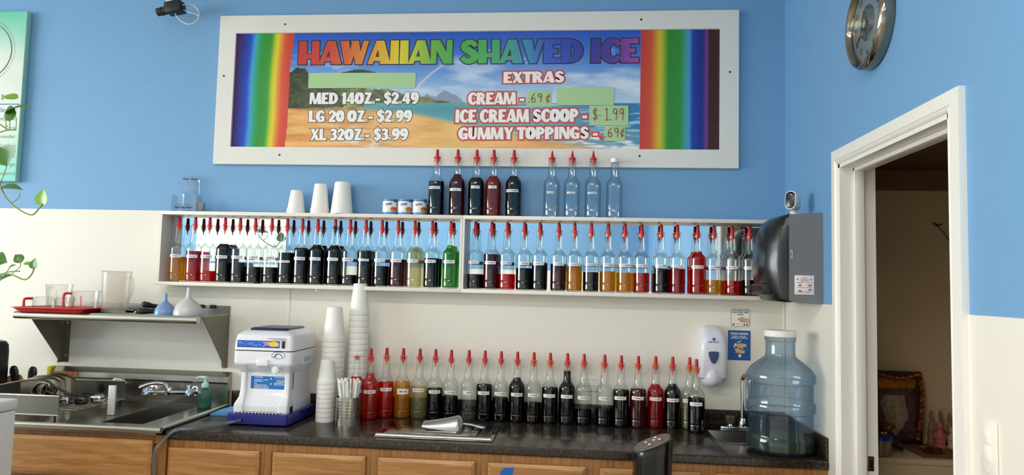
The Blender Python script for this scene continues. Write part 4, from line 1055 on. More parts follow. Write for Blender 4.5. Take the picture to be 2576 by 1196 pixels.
# front decals
def decal(name, px0, py0, px1, py1, yy, fn, nx=60, nz=16, parent=im_, mname=None):
    a, b = ony(yy, px0, py1), ony(yy, px1, py0); m = MB(); vs = []
    for j in range(nz+1):
        for i in range(nx+1): vs.append((a.x+(b.x-a.x)*i/nx, yy, a.z+(b.z-a.z)*j/nz))
    m.v = [Vector(v) for v in vs]; m.f = [[j*(nx+1)+i, j*(nx+1)+i+1, (j+1)*(nx+1)+i+1, (j+1)*(nx+1)+i] for j in range(nz) for i in range(nx)]; m.m = [0]*len(m.f)
    o = m.build(name, printed(mname or (name+'_print'), .3), parent, recalc=False, smooth=False)
    off = wloc(parent)
    colour_points(o, lambda co: fn((co.x+off.x-a.x)/(b.x-a.x), (co.z+off.z-a.z)/(b.z-a.z)))
    return o
_tb = np.random.RandomState(5).rand(40, 40)
def n1(u, v, s):
    x, y = u*s, v*s; xi, yi = int(x), int(y); fx, fy = x-xi, y-yi
    g = lambda i, j: _tb[j % 40, i % 40]
    return (g(xi, yi)*(1-fx)+g(xi+1, yi)*fx)*(1-fy)+(g(xi, yi+1)*(1-fx)+g(xi+1, yi+1)*fx)*fy
def f_ice(u, v):
    if u < .99 and (u-.86)**2*9+(v-.45)**2 < .13: return (238, 168+60*n1(u, v, 30), 40)
    if (u-.72)**2*9+(v-.35)**2 < .06: return (222, 130, 140)
    k = n1(u*3.6, v, 9); return (30+150*max(0, k-.45)*1.6, 84+120*max(0, k-.4)*1.4, 176+60*k) if .12 < v < .80 else (28, 76, 168)
decal('picture_strip', 597, 877, 703, 856, myf-.0106, f_ice, 80, 18)
blu = decal('instruction_panel', 632, 989, 727, 946, myf+.0436, lambda u, v: (20, 110, 184), 2, 2)
m = MB()
rows = [(.08, .30, .84), (.07, .46, .70), (.07, .30, .62), (.07, .16, .50), (.07, .43, .42), (.07, .46, .34), (.07, .46, .26), (.07, .45, .18), (.62, .92, .84), (.66, .95, .70), (.66, .95, .62), (.60, .86, .54), (.60, .90, .46)]
a, b = ony(myf+.0434, 632, 989), ony(myf+.0434, 727, 946)
for k, (u0, u1, v) in enumerate(rows):
    illegible(m, (a.x+(b.x-a.x)*u0, a.y, a.z+(b.z-a.z)*v), (1,0,0), (0,0,1), (b.x-a.x)*(u1-u0), .0036, 300+k)
for (u, v) in ((.52, .80), (.52, .52), (.63, .18)): m.lathe([(0, 0), (.0035, 0)], 10, M=Matrix.Translation((a.x+(b.x-a.x)*u, a.y, a.z+(b.z-a.z)*v)) @ Matrix.Rotation(PI/2, 4, 'X'))
m.build('print', M_ink_white, blu, smooth=False, recalc=False)
a, b = ony(myf-.0104, 709, 877), ony(myf-.0104, 717, 859)
sw = MB().box((a.x, myf-.014, a.z), (b.x, myf-.009, b.z), r=.001).build('power_switch', M_black, im_)
m = MB(); a, b = ony(myf-.0104, 673, 852.5), ony(myf-.0104, 720, 851); m.box((a.x, myf-.0106, a.z), (b.x, myf-.009, a.z+.0012)); m.box((a.x+.02, myf-.0106, a.z-.005), (b.x, myf-.009, a.z-.0043))
m.build('printed_lines', M_ink_dark, im_)
# oval emblem
c_ = ony(myf-.0104, 700, 895); m = MB(); ov = []
for k in range(32): a_ = 2*PI*k/32; ov.append((c_.x+.0305*math.cos(a_), myf-.0106, c_.z+.0150*math.sin(a_)))
m.tube(ov, .0008, 6, closed=True); m.tube(spath([(c_.x-.017, myf-.0108, c_.z-.006), (c_.x-.010, myf-.0108, c_.z+.004), (c_.x, myf-.0108, c_.z+.006), (c_.x+.010, myf-.0108, c_.z+.004), (c_.x+.019, myf-.0108, c_.z-.008)], 4), [.0020]*8+[.0012]*9, 6)
m.tube([(c_.x-.024, myf-.0108, c_.z-.007), (c_.x-.006, myf-.0108, c_.z-.008)], .0007, 5)
m.build('emblem', mat('emblem_navy', (40, 52, 120), .4), im_)
# spout block and wing knob under the head
a, b = ony(myf-.022, 643, 920), ony(myf-.022, 671, 909)
m = MB(); m.box((a.x, myf-.020, a.z-.002), (b.x+.004, myf+.046, b.z+.004), r=.003); m.prism([(myf-.012, a.z-.0022), (myf+.044, a.z-.0022), (myf+.044, a.z-.040)], 'yz', a.x+.004, b.x+.0005)
m.build('ice_chute', M_pw, im_)
kc = ony(myf-.030, 694, 932); m = MB(); rr = []
for k in range(36): a_ = 2*PI*k/36; r_ = .0165+.0022*math.cos(9*a_); rr.append((r_*math.cos(a_), r_*math.sin(a_)))
Mk = Matrix.Translation(kc) @ Matrix.Rotation(PI/2, 4, 'X')
m.prism(rr, 'xy', -.010, .010, M=Mk); m.prism([(x*.6, y*.6) for x, y in rr], 'xy', .010, .013, M=Mk); m.tube([kc+Vector((0, .009, .002)), kc+Vector((0, .070, .006))], .010, 12)
m.build('knob', M_pw, im_, ang=.4)
m = MB(); m.box((kc.x-.026, myf+.0425, kc.z-.002), (kc.x+.020, myf+.0436, kc.z+.024), r=.0004); m.build('slot', M_black, im_)
# rating plate on the right side
m = MB(); m.box((mc+.1382, myf+.10, B+.255), (mc+.1392, myf+.22, B+.305)); pl = m.build('rating_plate', mat('plate_white', (226, 228, 232), .4), im_)
m = MB(); m.box((mc+.1393, myf+.12, B+.266), (mc+.1395, myf+.20, B+.290)); m.build('print', mat('plate_grey', (186, 190, 204), .5), pl)
# clear drain hose from the machine to the sink cabinet side
M_hose = thin_glass('clear_hose', (226, 232, 236), (150, 160, 168), .06, gl=1.6, haze=.10, hazecol=(214, 220, 224))
hp = [onz(CT+.022, 616, 1056), onz(CT+.012, 560, 1066), onz(CT+.0105, 490, 1078), ony(-.585, 440, 1092), ony(-.608, 408, 1112), ony(-.615, 390, 1140), ony(-.615, 387, 1185), ony(-.612, 388, 1260)]
hp[0] = Vector((hp[0].x, myf-.047, CT+.024)); hp[1].z = CT+.0105
hp[3].z = max(hp[3].z, CT+.003)
t = MB().tube(spath(hp, 6), .0076, 10); o = t.build('drain_hose', M_hose, ang=1.0)
tag(o, 'clear plastic drain hose running from the ice machine over the counter edge', 'hose')
MB().tube([hp[0]+Vector((0, .003, 0)), hp[0]+Vector((0, .030, 0))], .0065, 10).build('drain_nipple', M_black, im_)

# ================================================================ foam cups
M_foam = mat('white_foam', (240, 238, 232), .45, var=.015, scale=50)
def cup_mesh(h, rt, rb, band=.016):
    """inverted cup: wide rim at the bottom, z up"""
    key = ('cup', h, rt, rb, band)
    def mk():
        w = .0016; k = (rt-rb)/h
        pr = [(0, h), (rb-.004, h), (rb-.001, h-.002), (rb, h-.005), (rb+k*.006, h-.012), (rt-.0010-k*(band+.004), band+.004), (rt-.0010-k*(band+.0005), band+.0008), (rt-.0002, band), (rt, band-.0015), (rt, .0020), (rt-.0006, 0), (rt-.0024, 0), (rt-w-.0012-k*band, band), (rb-w, h-.007), (0, h-.004)]
        return mesh_only(MB().lathe(pr, 36), M_foam, .5)
    return pm(key, mk)
def cup_stack(x, y, z, n, h, rt, rb, pitch, lab, grp, cnt0=0):
    for k in range(n):
        o = bpy.data.objects.new('foam_cup', cup_mesh(h, rt, rb, max(.014, pitch-.0014))); COL.objects.link(o); o.location = (x, y, z+.0004+pitch*k)
        o.rotation_euler = ((random.random()-.5)*.006, (random.random()-.5)*.006, random.random()*6)
        i = n-1-k
        nm = 'topmost' if i == 0 else ('bottom one' if k == 0 else ORD[i]+' from the top')
        tag(o, f'white foam cup, {nm}, {lab}', 'cup', grp)
def base_at(px, py, r): q = onz(CT, px, py); return Vector((q.x, q.y+r*.97, CT))
qa = base_at(809, 1065, .0435); cup_stack(qa.x, qa.y, CT, 9, .113, .0432, .029, .0210, 'in the shortest counter stack by the ice machine', 'foam cups in the short stack')
cup_stack(-1.140, -.165, CT, 16, .164, .0535, .036, .0237, 'in the middle-height counter stack', 'foam cups in the middle stack')
cup_stack(-1.046, -.085, CT, 18, .151, .0475, .033, .0283, 'in the tallest counter stack', 'foam cups in the tall stack')
cs_ = ony(-.055, 746, 500); cup_stack(cs_.x, -.055, ZT1, 2, .106, .0445, .0295, .0095, 'of the smallest pair on the shelf top', 'foam cups on the shelf top')
cs_ = ony(-.055, 806, 500); cup_stack(cs_.x, -.055, ZT1, 2, .138, .0465, .031, .011, 'of the medium pair on the shelf top', 'foam cups on the shelf top')
cs_ = ony(-.056, 861, 500); o = bpy.data.objects.new('foam_cup', cup_mesh(.159, .0555, .0385, .010)); COL.objects.link(o); o.location = (cs_.x, -.056, ZT1+.0004); tag(o, 'largest white foam cup, upside down on the shelf top beside the medium pair', 'cup', 'foam cups on the shelf top')

# ================================================================ perforated cup of straws
sq = base_at(864, 1074, .056); scx, scy = sq.x, sq.y
t = thing('straw_holder', 'perforated steel cup full of white straws on the counter', 'straw holder', (scx, scy, CT))
R_, H_c = .0545, .122; m = MB(); NC = 48; ZR = [.0]+[.030+.0135*k for k in range(7)]+[H_c]
def hole_cell(i, z0, z1):
    a0, a1 = 2*PI*i/NC, 2*PI*(i+1)/NC
    def P(u, v): a = a0+(a1-a0)*u; return (scx+R_*math.cos(a), scy+R_*math.sin(a), CT+z0+(z1-z0)*v)
    out = [(0,0),(.5,0),(1,0),(1,.5),(1,1),(.5,1),(0,1),(0,.5)]; o_ = len(m.v); ins = []
    for (u, v) in out:
        a = math.atan2(v-.5, u-.5); ins.append((.5+.40*math.cos(a), .5+.33*math.sin(a)))
    m.add([P(*p) for p in out]+[P(*p) for p in ins], [(k, (k+1) % 8, 8+(k+1) % 8, 8+k) for k in range(8)])
for r in range(len(ZR)-1):
    for i in range(NC):
        holes = 1 <= r <= 6 and (i % 6) in (1, 2, 4)
        if holes: hole_cell(i, ZR[r], ZR[r+1])
        else:
            a0, a1 = 2*PI*i/NC, 2*PI*(i+1)/NC
            m.add([(scx+R_*math.cos(a0), scy+R_*math.sin(a0), CT+ZR[r]), (scx+R_*math.cos(a1), scy+R_*math.sin(a1), CT+ZR[r]), (scx+R_*math.cos(a1), scy+R_*math.sin(a1), CT+ZR[r+1]), (scx+R_*math.cos(a0), scy+R_*math.sin(a0), CT+ZR[r+1])], [(0, 1, 2, 3)])
m.build('perforated_wall', M_steel, t, ang=1.0, recalc=False)
m = MB(); m.lathe([(0, .0012), (R_-.004, .0012), (R_-.0005, .004)], 40, c=(scx, scy, CT)); m.lathe([(R_-.0006, H_c-.002), (R_+.0008, H_c-.001), (R_+.0008, H_c+.001), (R_-.0006, H_c+.0015)], 48, c=(scx, scy, CT)); m.build('base_and_rim', M_steel, t)
M_straw = mat('white_straw', (240, 240, 236), .4, var=.02)
rd = random.Random(12)
smesh = mesh_only(MB().lathe([(.0040, 0), (.0045, 0), (.0045, .180), (.0058, .198), (.0053, .198), (.0040, .180), (.0040, .001)], 10), M_straw, .8)
ns = 0
for k in range(90):
    if ns >= 34: break
    a = rd.uniform(0, 2*PI); r = R_*math.sqrt(rd.random())*.80
    b = a+rd.uniform(-.5, .5); rb_ = r*.55
    p0 = Vector((scx+rb_*math.cos(a), scy+rb_*math.sin(a), CT+.003)); p1 = Vector((scx+min(r, R_-.009)*math.cos(b), scy+min(r, R_-.009)*math.sin(b), CT+H_c))
    d = (p1-p0).normalized(); 
    if abs(d.x) > .42 or abs(d.y) > .42: continue
    o = bpy.data.objects.new('straw', smesh); COL.objects.link(o); o.location = p0
    o.rotation_mode = 'QUATERNION'; o.rotation_quaternion = Vector((0, 0, 1)).rotation_difference(d); o.scale = (1, 1, rd.uniform(.93, 1.02))
    tag(o, 'white straw standing in the perforated steel cup', 'straw', 'straws in the perforated cup'); ns += 1

# ================================================================ things on top of the shelf
cx_ = [981, 1019, 1056]
M_canb = mat('can_steel', (206, 206, 202), .25, .9); 
def can_print(u, z):
    if z > .88 or z < .12: return (40, 120, 190) if z > .5 else (60, 150, 210)
    if .10 < u < .27 and z > .80: return (32, 96, 176)
    if -.10 < u < .34 and .08 < z < .54:
        e = ((u-.12)/.185)**2+((z-.29)/.20)**2
        if e < 1: return (206, 140, 50) if (z-.26)+(u-.1)*.6 < .04 else (176, 92, 44)
    if ((u-.31)/.055)**2+((z-.62)/.06)**2 < 1: return (196, 70, 84)
    return (236, 234, 230)
for k, px in enumerate(cx_):
    q = ony(-.06, px, 520); 
    c = thing('milk_can', ['white and blue milk can on the shelf top, farthest from the bottles', 'white and blue milk can on the shelf top, middle of three', 'white and blue milk can on the shelf top, touching the first bottle'][k], 'can', (q.x, -.06, ZT1), group='milk cans on the shelf top')
    r, h = .0355, .0775
    MB().lathe([(0, .0008), (r-.002, .0008), (r, .002), (r-.0008, .004), (r-.0008, h-.004), (r, h-.002), (r-.001, h), (r-.003, h-.003), (0, h-.003)], 32).build('tin', M_canb, c, local=True)
    m = MB(); nu, nv = 90, 30
    for j in range(nv+1):
        for i in range(nu+1):
            a = -PI+2*PI*i/nu; m.v.append(Vector((r*math.sin(a), -r*math.cos(a), .004+(h-.008)*j/nv)))
    m.f = [[j*(nu+1)+i, j*(nu+1)+i+1, (j+1)*(nu+1)+i+1, (j+1)*(nu+1)+i] for j in range(nv) for i in range(nu)]; m.m = [0]*len(m.f)
    lo = m.build('paper_label', printed('can_print', .35), c, local=True, recalc=False)
    colour_points(lo, lambda co: can_print((math.atan2(co.x, -co.y)/PI)-.16, (co.z-.004)/(h-.008)))
    m = MB(); W = lambda a, b: ((r+.0004)*math.sin(a/r), -(r+.0004)*math.cos(a/r), b)
    put2d(m, bfont('Lechera', .03), (0,0,0), (1,0,0), (0,0,1), .034, .015, warp=lambda a, b: W(-.016+a+.25*b, .043+b+.1*a))
    m.build('lettering', mat('script_blue', (60, 58, 150), .5), lo, local=True, smooth=False, recalc=False)
# acrylic leaflet holder
M_acy = thin_glass('clear_acrylic', (246, 248, 250), (206, 218, 226), .03, gl=1.0, haze=.04)
q0, q1 = ony(-.06, 437, 522), ony(-.06, 500, 522)
t = thing('leaflet_holder', 'clear acrylic leaflet holder lettered in black at the shelf end', 'leaflet holder', ((q0.x+q1.x)/2, -.05, ZT1))
zt = ony(-.03, 480, 443).z; zl = ony(-.08, 460, 491).z
bx = ony(-.03, 460, 480).x; bxr = ony(-.03, 502, 470).x
m = MB(); z0 = ZT1+.0006
m.box((bx, -.030, z0), (bxr, -.0275, zt), r=.0008); m.build('back_plate', M_acy, t)
m = MB(); m.box((q0.x, -.085, z0), (q1.x, -.0825, ZT1+.03)); m.box((q0.x, -.085, ZT1+.03), (q0.x+.022, -.0825, zl)); m.box((q1.x-.030, -.085, ZT1+.03), (q1.x, -.0825, zl)); m.box((q0.x, -.0825, z0), (q0.x+.0025, -.030, zl)); m.box((q1.x-.0025, -.0825, z0), (q1.x, -.030, zl)); m.box((q0.x+.0025, -.0825, z0), (q1.x-.0025, -.030, z0+.0025))
m.build('pocket', M_acy, t)
m = MB(); a, b = ony(-.0856, 438, 524.5), ony(-.0856, 482, 519.5); put2d(m, bfont('Take One Now!', .05), (a.x, -.0856, a.z), (1,0,0), (0,0,1), b.x-a.x, .013)
a, b = ony(-.0856, 443, 515), ony(-.0856, 478, 513); illegible(m, (a.x, -.0856, a.z), (1,0,0), (0,0,1), b.x-a.x, .0035, 77)
a, b = ony(-.0306, 461, 454), ony(-.0306, 497, 448); put2d(m, bfont('Free  Flyer', .05), (a.x, -.0306, a.z), (1,0,0), (0,0,1), b.x-a.x, .0125)
m.build('lettering', M_ink_dark, t, smooth=False, recalc=False)
q = ony(-.06, 506, 520)
for k in range(2):
    o = MB().lathe([(0, .001), (.0150, .001), (.0158, .003), (.0195, .040), (.0200, .0415), (.0190, .040), (.0150, .004), (0, .003)], 24).build('tasting_cup', thin_glass('clear_cup_plastic', (240, 242, 244), (170, 182, 190), .05, gl=3, haze=.12), local=True)
    o.location = (q.x, -.06, ZT1+.0005+.0035*k); tag(o, ['small clear tasting cup beside the leaflet holder, lower of the nested pair', 'small clear tasting cup beside the leaflet holder, upper of the nested pair'][k], 'cup', 'clear tasting cups')

# ================================================================ steel wall shelf and what stands on it
MS0, MS1, MZ, MD = -2.645, -1.738, 1.375, -.305
ws = thing('steel_wall_shelf', 'stainless wall shelf on two brackets above the steel sink', 'wall shelf', ((MS0+MS1)/2, -.15, MZ))
m = MB(); m.box((MS0, MD+.008, MZ-.0025), (MS1, -.0045, MZ)); m.box((MS0, -.0075, MZ), (MS1, -.0045, MZ+.042)); m.build('shelf_plate', M_steel, ws)
m = MB(); m.tube([(MS0, MD, MZ-.015), (MS1, MD, MZ-.015)], .0185, 16); m.build('rolled_front_edge', mat('edge_steel', (200, 196, 184), .25, 1.0, var=.05, scale=8, stretch=(.5, 20, 20)), ws, ang=1.0)
def bracket(x, face):
    m = MB(); zb = 1.108
    m.prism([(-.0045, MZ-.003), (MD+.045, MZ-.003), (MD+.045, MZ-.012), (-.045, zb+.02), (-.045, zb), (-.0045, zb)], 'yz', x, x+.0025)
    fx = (x+.0025, x+.03) if face > 0 else (x-.0275, x)
    m.box((fx[0], -.007, zb), (fx[1], -.0045, MZ-.003))
    return m.build('bracket', mat('bracket_steel', (128, 122, 112), .35, 1.0, var=.08, scale=12), ws)
bl = bracket(-2.62, 1); br = bracket(MS1-.004, -1)
for z in (1.14, 1.31): MB().lathe([(0, .004), (.006, .003), (.007, 0)], 10, M=Matrix.Translation((-2.604, -.0072, z)) @ Matrix.Rotation(PI/2, 4, 'X')).build('screw', M_chrome, bl)
# red tray
def ms(px, y, z=MZ): return Vector((ony(y, px, 780).x, y, z))
M_redp = mat('red_tray_plastic', (206, 34, 34), .35, var=.05); M_redt = mat('red_print', (206, 66, 54), .4)
ta, tb_ = ony(-.30, 42, 783).x, ony(-.18, 246, 780).x
t = thing('red_tray', 'red plastic tray of measuring cups on the steel wall shelf', 'tray', ((ta+tb_)/2, -.2, MZ))
tx0, tx1, ty0, ty1 = -2.655, -2.28, -.345, -.085
m = MB(); tz = MZ+.006
Mt = Matrix.Translation(((tx0+tx1)/2, (ty0+ty1)/2, 0)) @ Matrix.Rotation(-.0, 4, 'Z')
def tr_(hx, hy, z, r=.03): return [( (tx0+tx1)/2+p[0]-mc, p[1], z) for p in rrect(z, hx, (ty0+ty1)/2-hy, (ty0+ty1)/2+hy, r)]
hx, hy = (tx1-tx0)/2, (ty1-ty0)/2
loft([tr_(hx-.03, hy-.03, MZ+.0005), tr_(hx-.022, hy-.022, MZ+.002), tr_(hx-.004, hy-.004, MZ+.020), tr_(hx, hy, MZ+.0205), tr_(hx, hy, MZ+.0235), tr_(hx-.006, hy-.006, MZ+.0235), tr_(hx-.024, hy-.024, MZ+.005)], m)
m.build('tray_body', M_redp, t, ang=.5)
TZ = MZ+.0056
M_jug = thin_glass('jug_plastic', (254, 254, 253), (222, 226, 224), .03, gl=.9, haze=.03)
def jug(label, x, y, z, r0, r1, h, spout=None, inverted=False, handle=None, marks=None, seed=0):
    t = thing('measuring_cup', label, 'measuring cup', (x, y, z), 0, 'measuring cups on the red tray')
    w = .0018
    if inverted: pr = [(0, h-.0005), (r0-.004, h-.0005), (r0, h-.005), (r1, .004), (r1+.003, .002), (r1+.003, 0), (r1-w, 0), (r0-w, h-.006), (0, h-.0035)]
    else: pr = [(0, .0005), (r0-.004, .0005), (r0, .005), (r1, h-.004), (r1+.003, h-.002), (r1+.003, h), (r1-w, h-.001), (r0-w, .006), (0, .0035)]
    MB().lathe(pr, 32).build('cup_body', M_jug, t, local=True)
    if handle:
        a = handle; c, s_ = math.cos(a), math.sin(a); rr = (r0+r1)/2; m = MB()
        m.tube(spath([(c*(rr-.001), s_*(rr-.001), h*.86), (c*(rr+.030), s_*(rr+.030), h*.84), (c*(rr+.034), s_*(rr+.034), h*.5), (c*(rr+.028), s_*(rr+.028), h*.16), (c*(rr-.001), s_*(rr-.001), h*.14)], 5), .006, 8)
        m.build('handle', M_redp if marks == 'red' or seed == 1 else M_jug, t, local=True)
    if marks:
        m = MB(); rr = (r0+r1)/2+.0008
        for a in ((-1.9, -1.25) if marks == 'red' else (-1.1,)):
            for k in range(7):
                z_ = h*(.2+.09*k); r_ = r0+(r1-r0)*(z_/h)*(1 if not inverted else -1)+(0 if not inverted else (r1-r0))+.0006
                m.box((r_*math.cos(a)-.006, r_*math.sin(a)-.0004, z_), (r_*math.cos(a)+.006, r_*math.sin(a)+.0004, z_+.0018))
            if marks == 'red': m.box((rr*math.cos(a)-.0018, rr*math.sin(a)-.001, h*.2), (rr*math.cos(a)+.0018, rr*math.sin(a), h*.75))
        m.build('scale_marks', M_redt if marks == 'red' else mat('grey_print', (120, 120, 120), .5), t, local=True)
    return t
jug('low clear measuring cup with a red handle, front of the red tray', ms(112, -.24).x, -.245, TZ, .048, .052, .066, handle=-2.2, seed=1)
jug('tall clear measuring cup with grey marks, at the back of the red tray', ms(146, -.15).x, -.150, TZ, .050, .060, .125, handle=2.8, marks='grey')
jug('clear measuring cup with no marks, front middle of the red tray', ms(158, -.25).x+.01, -.258, TZ, .036, .044, .064)
jug('clear measuring cup with red marks and red handle, next to the white pitcher', ms(215, -.20).x, -.205, TZ, .056, .062, .098, handle=-2.75, marks='red', seed=1)
q = ms(289, -.19)
M_pit = thin_glass('frosted_plastic', (250, 249, 246), (238, 236, 232), .2, gl=.8, haze=.15, hazecol=(240, 236, 232))
t = thing('pitcher', 'tall frosted white plastic pitcher on the steel wall shelf', 'pitcher', (q.x, -.19, MZ))
MB().lathe([(0, .001), (.054, .001), (.060, .004), (.066, .196), (.070, .200), (.069, .203), (.064, .200), (.058, .006), (0, .004)], 36).build('pitcher_body', M_pit, t, local=True)
MB().tube(spath([(.012, .0625, .17), (.016, .100, .165), (.016, .102, .10), (.012, .066, .05)], 5), .007, 8).build('handle', M_pit, t, local=True)
# black-handled scoops
M_blk2 = mat('black_rubber_grip', (26, 24, 24), .5)
for k, (p0, p1, lb) in enumerate((((361, 761, -.22), (400, 772, -.16), 'black-handled utensil lying on top on the steel wall shelf'), ((350, 778, -.26), (405, 781, -.20), 'black-handled utensil underneath on the steel wall shelf'))):
    a = ony(p0[2], p0[0], p0[1]); b = ony(p1[2], p1[0], p1[1]); a.z = MZ+.0165+(.031 if k == 0 else 0); b.z = MZ+.0145+(.018 if k == 0 else 0)
    t = thing('utensil', lb, 'utensil', (a.x, a.y, a.z))
    d = (b-a).normalized()
    MB().tube([a-d*.006, a, a+d*.02, (a+b)/2, b], [.009, .0150, .0155, .012, .0105], 14, flat=.95).build('grip', M_blk2, t, ang=1.0)
    MB().tube([b, b+d*.06, b+d*.11], [.007, .006, .005], 10, flat=.7).build('shaft', M_chrome, t, ang=1.0)
m = MB(); qa_, qb_ = ony(-.17, 322, 775).x, ony(-.17, 352, 775).x
loft([[(p[0]-mc+(qa_+qb_)/2, p[1], p[2]) for p in rrect(MZ+.0004+z, hx_, -.20, -.14, .01)] for z, hx_ in ((0, .030), (.012, .036), (.0125, .040), (.014, .040), (.0138, .034), (.003, .028))], m)
tag(m.build('sauce_dish', M_steel, ang=.5), 'small shallow steel dish on the wall shelf beside the pitcher', 'dish')
# funnels, mouth down
for k, (px, y, h, r, col, lb) in enumerate(((415, -.235, .102, .0475, (120, 150, 196), 'small blue plastic funnel standing mouth down on the steel shelf'), (473, -.225, .132, .066, (196, 196, 194), 'large white plastic funnel standing mouth down on the steel shelf'))):
    q = ms(px, y); m = MB(); s_ = r
    pr = [(r, 0), (r, .004), (r*.97, h*.16), (r*.86, h*.32), (r*.64, h*.46), (r*.38, h*.56), (r*.22, h*.62), (r*.165, h*.70), (r*.13, h-.001), (r*.10, h), (r*.12, h*.70), (r*.20, h*.60), (r*.60, h*.44), (r*.83, h*.30), (r*.94, h*.15), (r*.965, 0), (r, 0)]
    m.lathe(pr, 30, c=(q.x, y, MZ+.0005))
    tag(m.build('funnel', mat('funnel_plastic_%d' % k, col, .3, var=.03)), lb, 'funnel', 'funnels on the steel shelf')
# binder clips on the lip of the shelf
for k, px in enumerate((509, 538)):
    q = ony(-.006, px, 766); t = thing('binder_clip', ['black binder clip on the steel shelf lip, beside the white funnel', 'black binder clip on the steel shelf lip, near the shelf end'][k], 'clip', (q.x, -.006, MZ+.042), 0, 'binder clips on the steel shelf')
    m = MB(); m.prism([(-.022, MZ+.028), (-.022, MZ+.030), (-.0085, MZ+.0445), (-.0085, MZ+.028)], 'yz', q.x-.014, q.x+.014); m.build('clip_body', M_black, t)
    m = MB(); m.tube([(q.x-.008, -.018, MZ+.033), (q.x-.008, -.036, MZ+.052), (q.x+.008, -.036, MZ+.052), (q.x+.008, -.018, MZ+.033)], .0013, 6); m.build('wire_handle', M_chrome, t)
# ================================================================ water jug
M_jugb = thin_glass('blue_jug_plastic', (216, 231, 242), (130, 158, 184), .08, gl=1.6, haze=.09, hazecol=(146, 178, 204))
jx, jy, jr = .832, -.44, .1305
t = thing('water_jug', 'large blue-tinted water jug with white cap in the counter corner', 'water jug', (jx, jy, CT))
rbd, rbo = .1335, .1255
jp = [(0, .012), (.085, .010), (.112, .002), (.122, .004), (.1300, .016), (.1310, .030), (.1310, .058), (rbo+.001, .068), (rbo, .074), (rbo, .152), (rbo+.001, .157), (rbd-.001, .162), (rbd, .165), (rbd, .192), (rbd-.001, .195), (rbo+.001, .200), (rbo, .205), (rbo, .268), (rbo+.001, .273), (rbd-.001, .278), (rbd, .281), (rbd, .308), (rbd-.001, .311), (.1275, .316), (.124, .324), (.114, .336), (.094, .353), (.074, .368), (.063, .377), (.0585, .384), (.0570, .394), (.0565, .440), (.0610, .444), (.0610, .457), (.055, .460), (.055, .466)]
MB().lathe(jp, 48).build('jug_body', M_jugb, t, local=True, ang=.5)
MB().lathe([(0, .014), (.110, .014), (.1275, .020), (.1285, .032), (.1285, .058), (.1265, .062), (0, .062)], 40).build('water', syrup_mat('greenish_water', (120, 134, 84), .15, (82, 92, 44)), t, local=True)
MB().lathe([(0, .4595), (.0625, .4595), (.0632, .462), (.0632, .482), (.060, .485), (0, .485)], 40).build('cap', mat('jug_cap', (238, 234, 230), .4, var=.02), t, local=True)
# ================================================================ back wall: soap dispenser, notices, outlet
WY = PAN-.0003
M_disp = mat('dispenser_plastic', (222, 220, 232), .3, var=.02, coat=.2)
a, b = ony(-.05, 1756, 973), ony(-.05, 1826, 821); dcx = (a.x+b.x)/2; dw = (b.x-a.x)/2
t = thing('soap_dispenser', 'white wall soap dispenser with a blue teardrop window beside the jug', 'soap dispenser', (dcx, WY, a.z))
H0 = a.z; HH = b.z-a.z; m = MB()
secs = []
for (f, hw, d) in ((.135, .94, .070), (.16, .99, .082), (.40, 1.0, .092), (.62, .97, .098), (.80, .91, .092), (.92, .80, .072), (.98, .62, .050), (1.0, .40, .034)):
    r_ = min(.028, d*.4)
    pr = []
    for (cx_, cy_, a0) in ((dcx+dw*hw-r_, WY-d+r_, -PI/2), (dcx+dw*hw-r_, WY-.0, 0), ):
        if a0 == 0: pr.append((dcx+dw*hw, WY, H0+HH*f)); continue
        for k in range(7): aa = a0+PI/2*k/6; pr.append((cx_+r_*math.cos(aa), cy_+r_*math.sin(aa), H0+HH*f))
    pr.append((dcx-dw*hw, WY, H0+HH*f))
    for k in range(7): aa = PI+PI/2*k/6; pr.append((dcx-dw*hw+r_+r_*math.cos(aa), WY-d+r_+r_*math.sin(aa), H0+HH*f))
    secs.append(pr)
loft(secs, m).build('housing', M_disp, t, ang=.7)
m = MB()
ln = [(0, .012)]
secs = []
for (f, hw, d) in ((0, .35, .050), (.02, .58, .074), (.06, .72, .094), (.12, .80, .104), (.18, .78, .106), (.24, .66, .106), (.28, .42, .104), (.295, .20, .100)):
    secs.append([(dcx+dw*hw*math.cos(k*PI/8+PI), WY-d*(.25+.75*abs(math.sin(k*PI/8))) if 0 < k < 8 else WY-.03, H0+HH*f) for k in range(9)]+[(dcx, WY-.02, H0+HH*f)])
loft(secs, m).build('push_bar', M_disp, t, ang=.8)
c_ = Vector((dcx-.002, WY-.0990, H0+HH*.50)); pts = []
for k in range(24):
    pass
pts = [(c_.x+x, c_.z+z) for x, z in ((-.0215, .024), (-.0235, .018), (-.021, .004), (-.016, -.010), (-.010, -.022), (-.004, -.028), (.004, -.028), (.010, -.022), (.016, -.010), (.021, .004), (.0235, .018), (.0215, .024), (.012, .0265), (-.012, .0265))]
m = MB(); m.prism(pts, 'xz', c_.y-.0012, c_.y+.010); m.build('window', mat('blue_window', (34, 62, 112), .15), t)
m = MB(); m.box((c_.x-.005, c_.y+.0015-.0008, H0+HH*.77), (c_.x+.006, c_.y+.003, H0+HH*.77+.012)); illegible(m, (c_.x-.022, c_.y+.0006, H0+HH*.735), (1,0,0), (0,0,1), .044, .006, 41)
m.build('printed_logo', mat('logo_blue', (52, 84, 180), .4), t, smooth=False, recalc=False)
